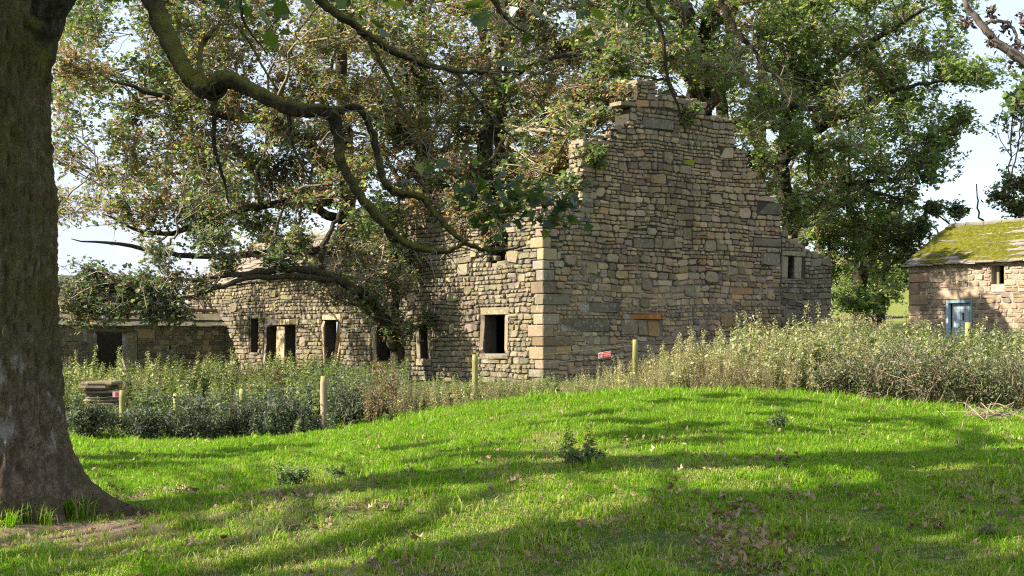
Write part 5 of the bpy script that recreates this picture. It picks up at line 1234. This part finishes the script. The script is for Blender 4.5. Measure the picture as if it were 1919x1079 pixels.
# signs
def sign_long():
    D = 30.3; u0 = P(1121, 661, D); u1 = P(1145, 657, D); ex = unit(u1 - u0); ez = np.array((-ex[2] * .2, 0, 1.)); w = np.linalg.norm(u1 - u0); h = .125; nrm = np.array((0, -1, 0))
    root = empty("warning_sign", tuple(u0)); tag(root, "long red and white warning sign hung on the netting by the gable", "sign")
    def bar(nm, a, b, c_, d_, t0, t1, col):
        m1 = MB(); M = lambda v: u0 + v[:, :1] * ex + v[:, 2:3] * ez + v[:, 1:2] * nrm; m1.box((a, t0, c_), (b, t1, d_), col, M); return m1.build(nm, M_SIGN, root)
    bar("panel", 0, w, -h, 0, 0, .006, (.75, .62, .60)); bar("red_field", w * .36, w * .985, -h * .94, -h * .06, .0062, .009, (.62, .07, .07))
    m1 = MB(); c0 = u0 + ex * w * .18 - ez * h * .5 + nrm * .008; th = np.linspace(0, 2 * math.pi, 25); m1.tube([c0 + ex * math.cos(t) * h * .34 + ez * math.sin(t) * h * .34 for t in th], .006, 4, (.6, .1, .1), False); m1.tube([c0 + ex * .03 - ez * .03, c0 - ex * .03 + ez * .03], .005, 4, (.6, .1, .1), False); m1.build("prohibition_symbol", M_SIGN, root)
    m1 = MB(); r = np.random.default_rng(2)          # two lines of print, too small to read in the photograph
    M = lambda v: u0 + v[:, :1] * ex + v[:, 2:3] * ez + v[:, 1:2] * nrm
    for row, (za, zb) in enumerate(((-.32, -.16), (-.62, -.46))):
        x = .42
        while x < .92:
            l_ = r.uniform(.02, .05); m1.box((w * x, .0092, h * za - .01), (w * (x + l_), .0105, h * zb - .01), (.78, .55, .52), M); x += l_ + .015
    m1.build("print", M_SIGN, root)
sign_long()
def sign_small():
    D = 28.8; c0 = P(211, 733.5, D); w, h = .135, .115
    root = empty("warning_sign", tuple(c0)); tag(root, "small square red sign wired beside the mossy post at left", "sign")
    M = lambda v: c0 + v * np.array((1, -1, 1))
    m1 = MB(); m1.box((0, 0, -h), (w, .006, 0), (.72, .42, .42), M); m1.build("panel", M_SIGN, root)
    m1 = MB(); m1.box((w * .4, .0062, -h * .9), (w * .93, .009, -h * .1), (.6, .1, .11), M); m1.build("red_field", M_SIGN, root)
    m1 = MB()
    for k_ in range(4): m1.box((w * .48, .0092, -h * (.25 + .15 * k_)), (w * .86, .0104, -h * (.19 + .15 * k_)), (.25, .04, .05), M)
    m1.build("print", M_SIGN, root)
sign_small()

# stack of old slabs left of the fence, moss on top
sx_, sD = (192 - CX) / F * 32, 32; zt = EYE - (718 - HY) / F * 32
stk = empty("slab_stack", (sx_, sD, zt - .9)); tag(stk, "mossy stack of flat stone slabs behind the small red sign", "stone slabs")
r = np.random.default_rng(14); z = zt - .9
while z < zt - .03:
    t = r.uniform(.05, .10); a, b = r.uniform(.34, .48), r.uniform(.3, .42); cx_, cy_ = sx_ + r.normal(0, .05), sD + r.normal(0, .05); ang = r.normal(0, .2)
    n = 14; th = (np.arange(n) + r.uniform(-.3, .3, n)) / n * 2 * math.pi; rad_ = r.uniform(.85, 1.08, n)
    ring = np.stack([np.sign(np.cos(th)) * np.abs(np.cos(th)) ** .6 * a * rad_, np.sign(np.sin(th)) * np.abs(np.sin(th)) ** .6 * b * rad_], 1)
    ring = ring @ np.array(((math.cos(ang), math.sin(ang)), (-math.sin(ang), math.cos(ang)))); jz = r.normal(0, .008, n)
    V = [(cx_ + p_[0] * .95, cy_ + p_[1] * .95, z + .006) for p_ in ring] + [(cx_ + p_[0], cy_ + p_[1], z + t * .5) for p_ in ring] + [(cx_ + p_[0] * .93, cy_ + p_[1] * .93, z + t - .006 + jz[k]) for k, p_ in enumerate(ring)]
    m1 = MB(); m1.add(V, [tuple(range(n))[::-1], tuple(range(2 * n, 3 * n))] + [(q_ * n + i, q_ * n + (i + 1) % n, (q_ + 1) * n + (i + 1) % n, (q_ + 1) * n + i) for i in range(n) for q_ in (0, 1)], pick(PAL_W, r)); m1.build("slab", M_SLATE, stk); z += t
# field wall on the far pasture and a far barn gable
m1 = MB(); fw = empty("field_wall", tuple(P(1640, 617, 76))); tag(fw, "grey dry stone field wall in the pasture beside the barn corner", "wall")
rr3 = np.random.default_rng(15); xa, xb = P(1540, 0, 76)[0], P(1740, 0, 76)[0]
WF_ = Wall(xa, 76, 1, 0, 0, -1); zg = lambda u: EYE - (596 - HY) / F * 76 + .25 * (u / (xb - xa))
fs = lay_wall(WF_, 0, xb - xa, zg(0) - 1.5, zg, [], PAL_W, 91, hs=(.12, .2), wob=.05); mm1 = MB()
for s in fs: mm1.add(s[0], s[1], s[2])
tag(mm1.build("wall_stones", M_STONE, fw), kind="stuff"); core_wall(WF_, 0, xb - xa, zg(0) - 1.6, zg, [], .5, step=.6).build("wall_core", M_MORTAR, fw)
hx = P(1590, 520, 120); fb = empty("far_barn", tuple(hx)); tag(fb, "far brown barn roof glimpsed between ruin and multi-stemmed tree", "building")
m1 = MB(); m1.box((hx[0] - 2.2, 120, hx[2] - 4), (hx[0] + 2.2, 127, hx[2] + .2), (.26, .21, .16)); m1.build("wall", M_SHED, fb)
m1 = MB(); v = [(hx[0] - 2.4, 119.8, hx[2] + .2), (hx[0] + 2.4, 119.8, hx[2] + .2), (hx[0], 119.8, hx[2] + 1.6), (hx[0] - 2.4, 127, hx[2] + .2), (hx[0] + 2.4, 127, hx[2] + .2), (hx[0], 127, hx[2] + 1.6)]
m1.add(v, [(0,1,2),(3,5,4),(0,2,5,3),(1,4,5,2),(0,3,4,1)], (.2, .14, .1)); m1.build("roof", M_SHED, fb)
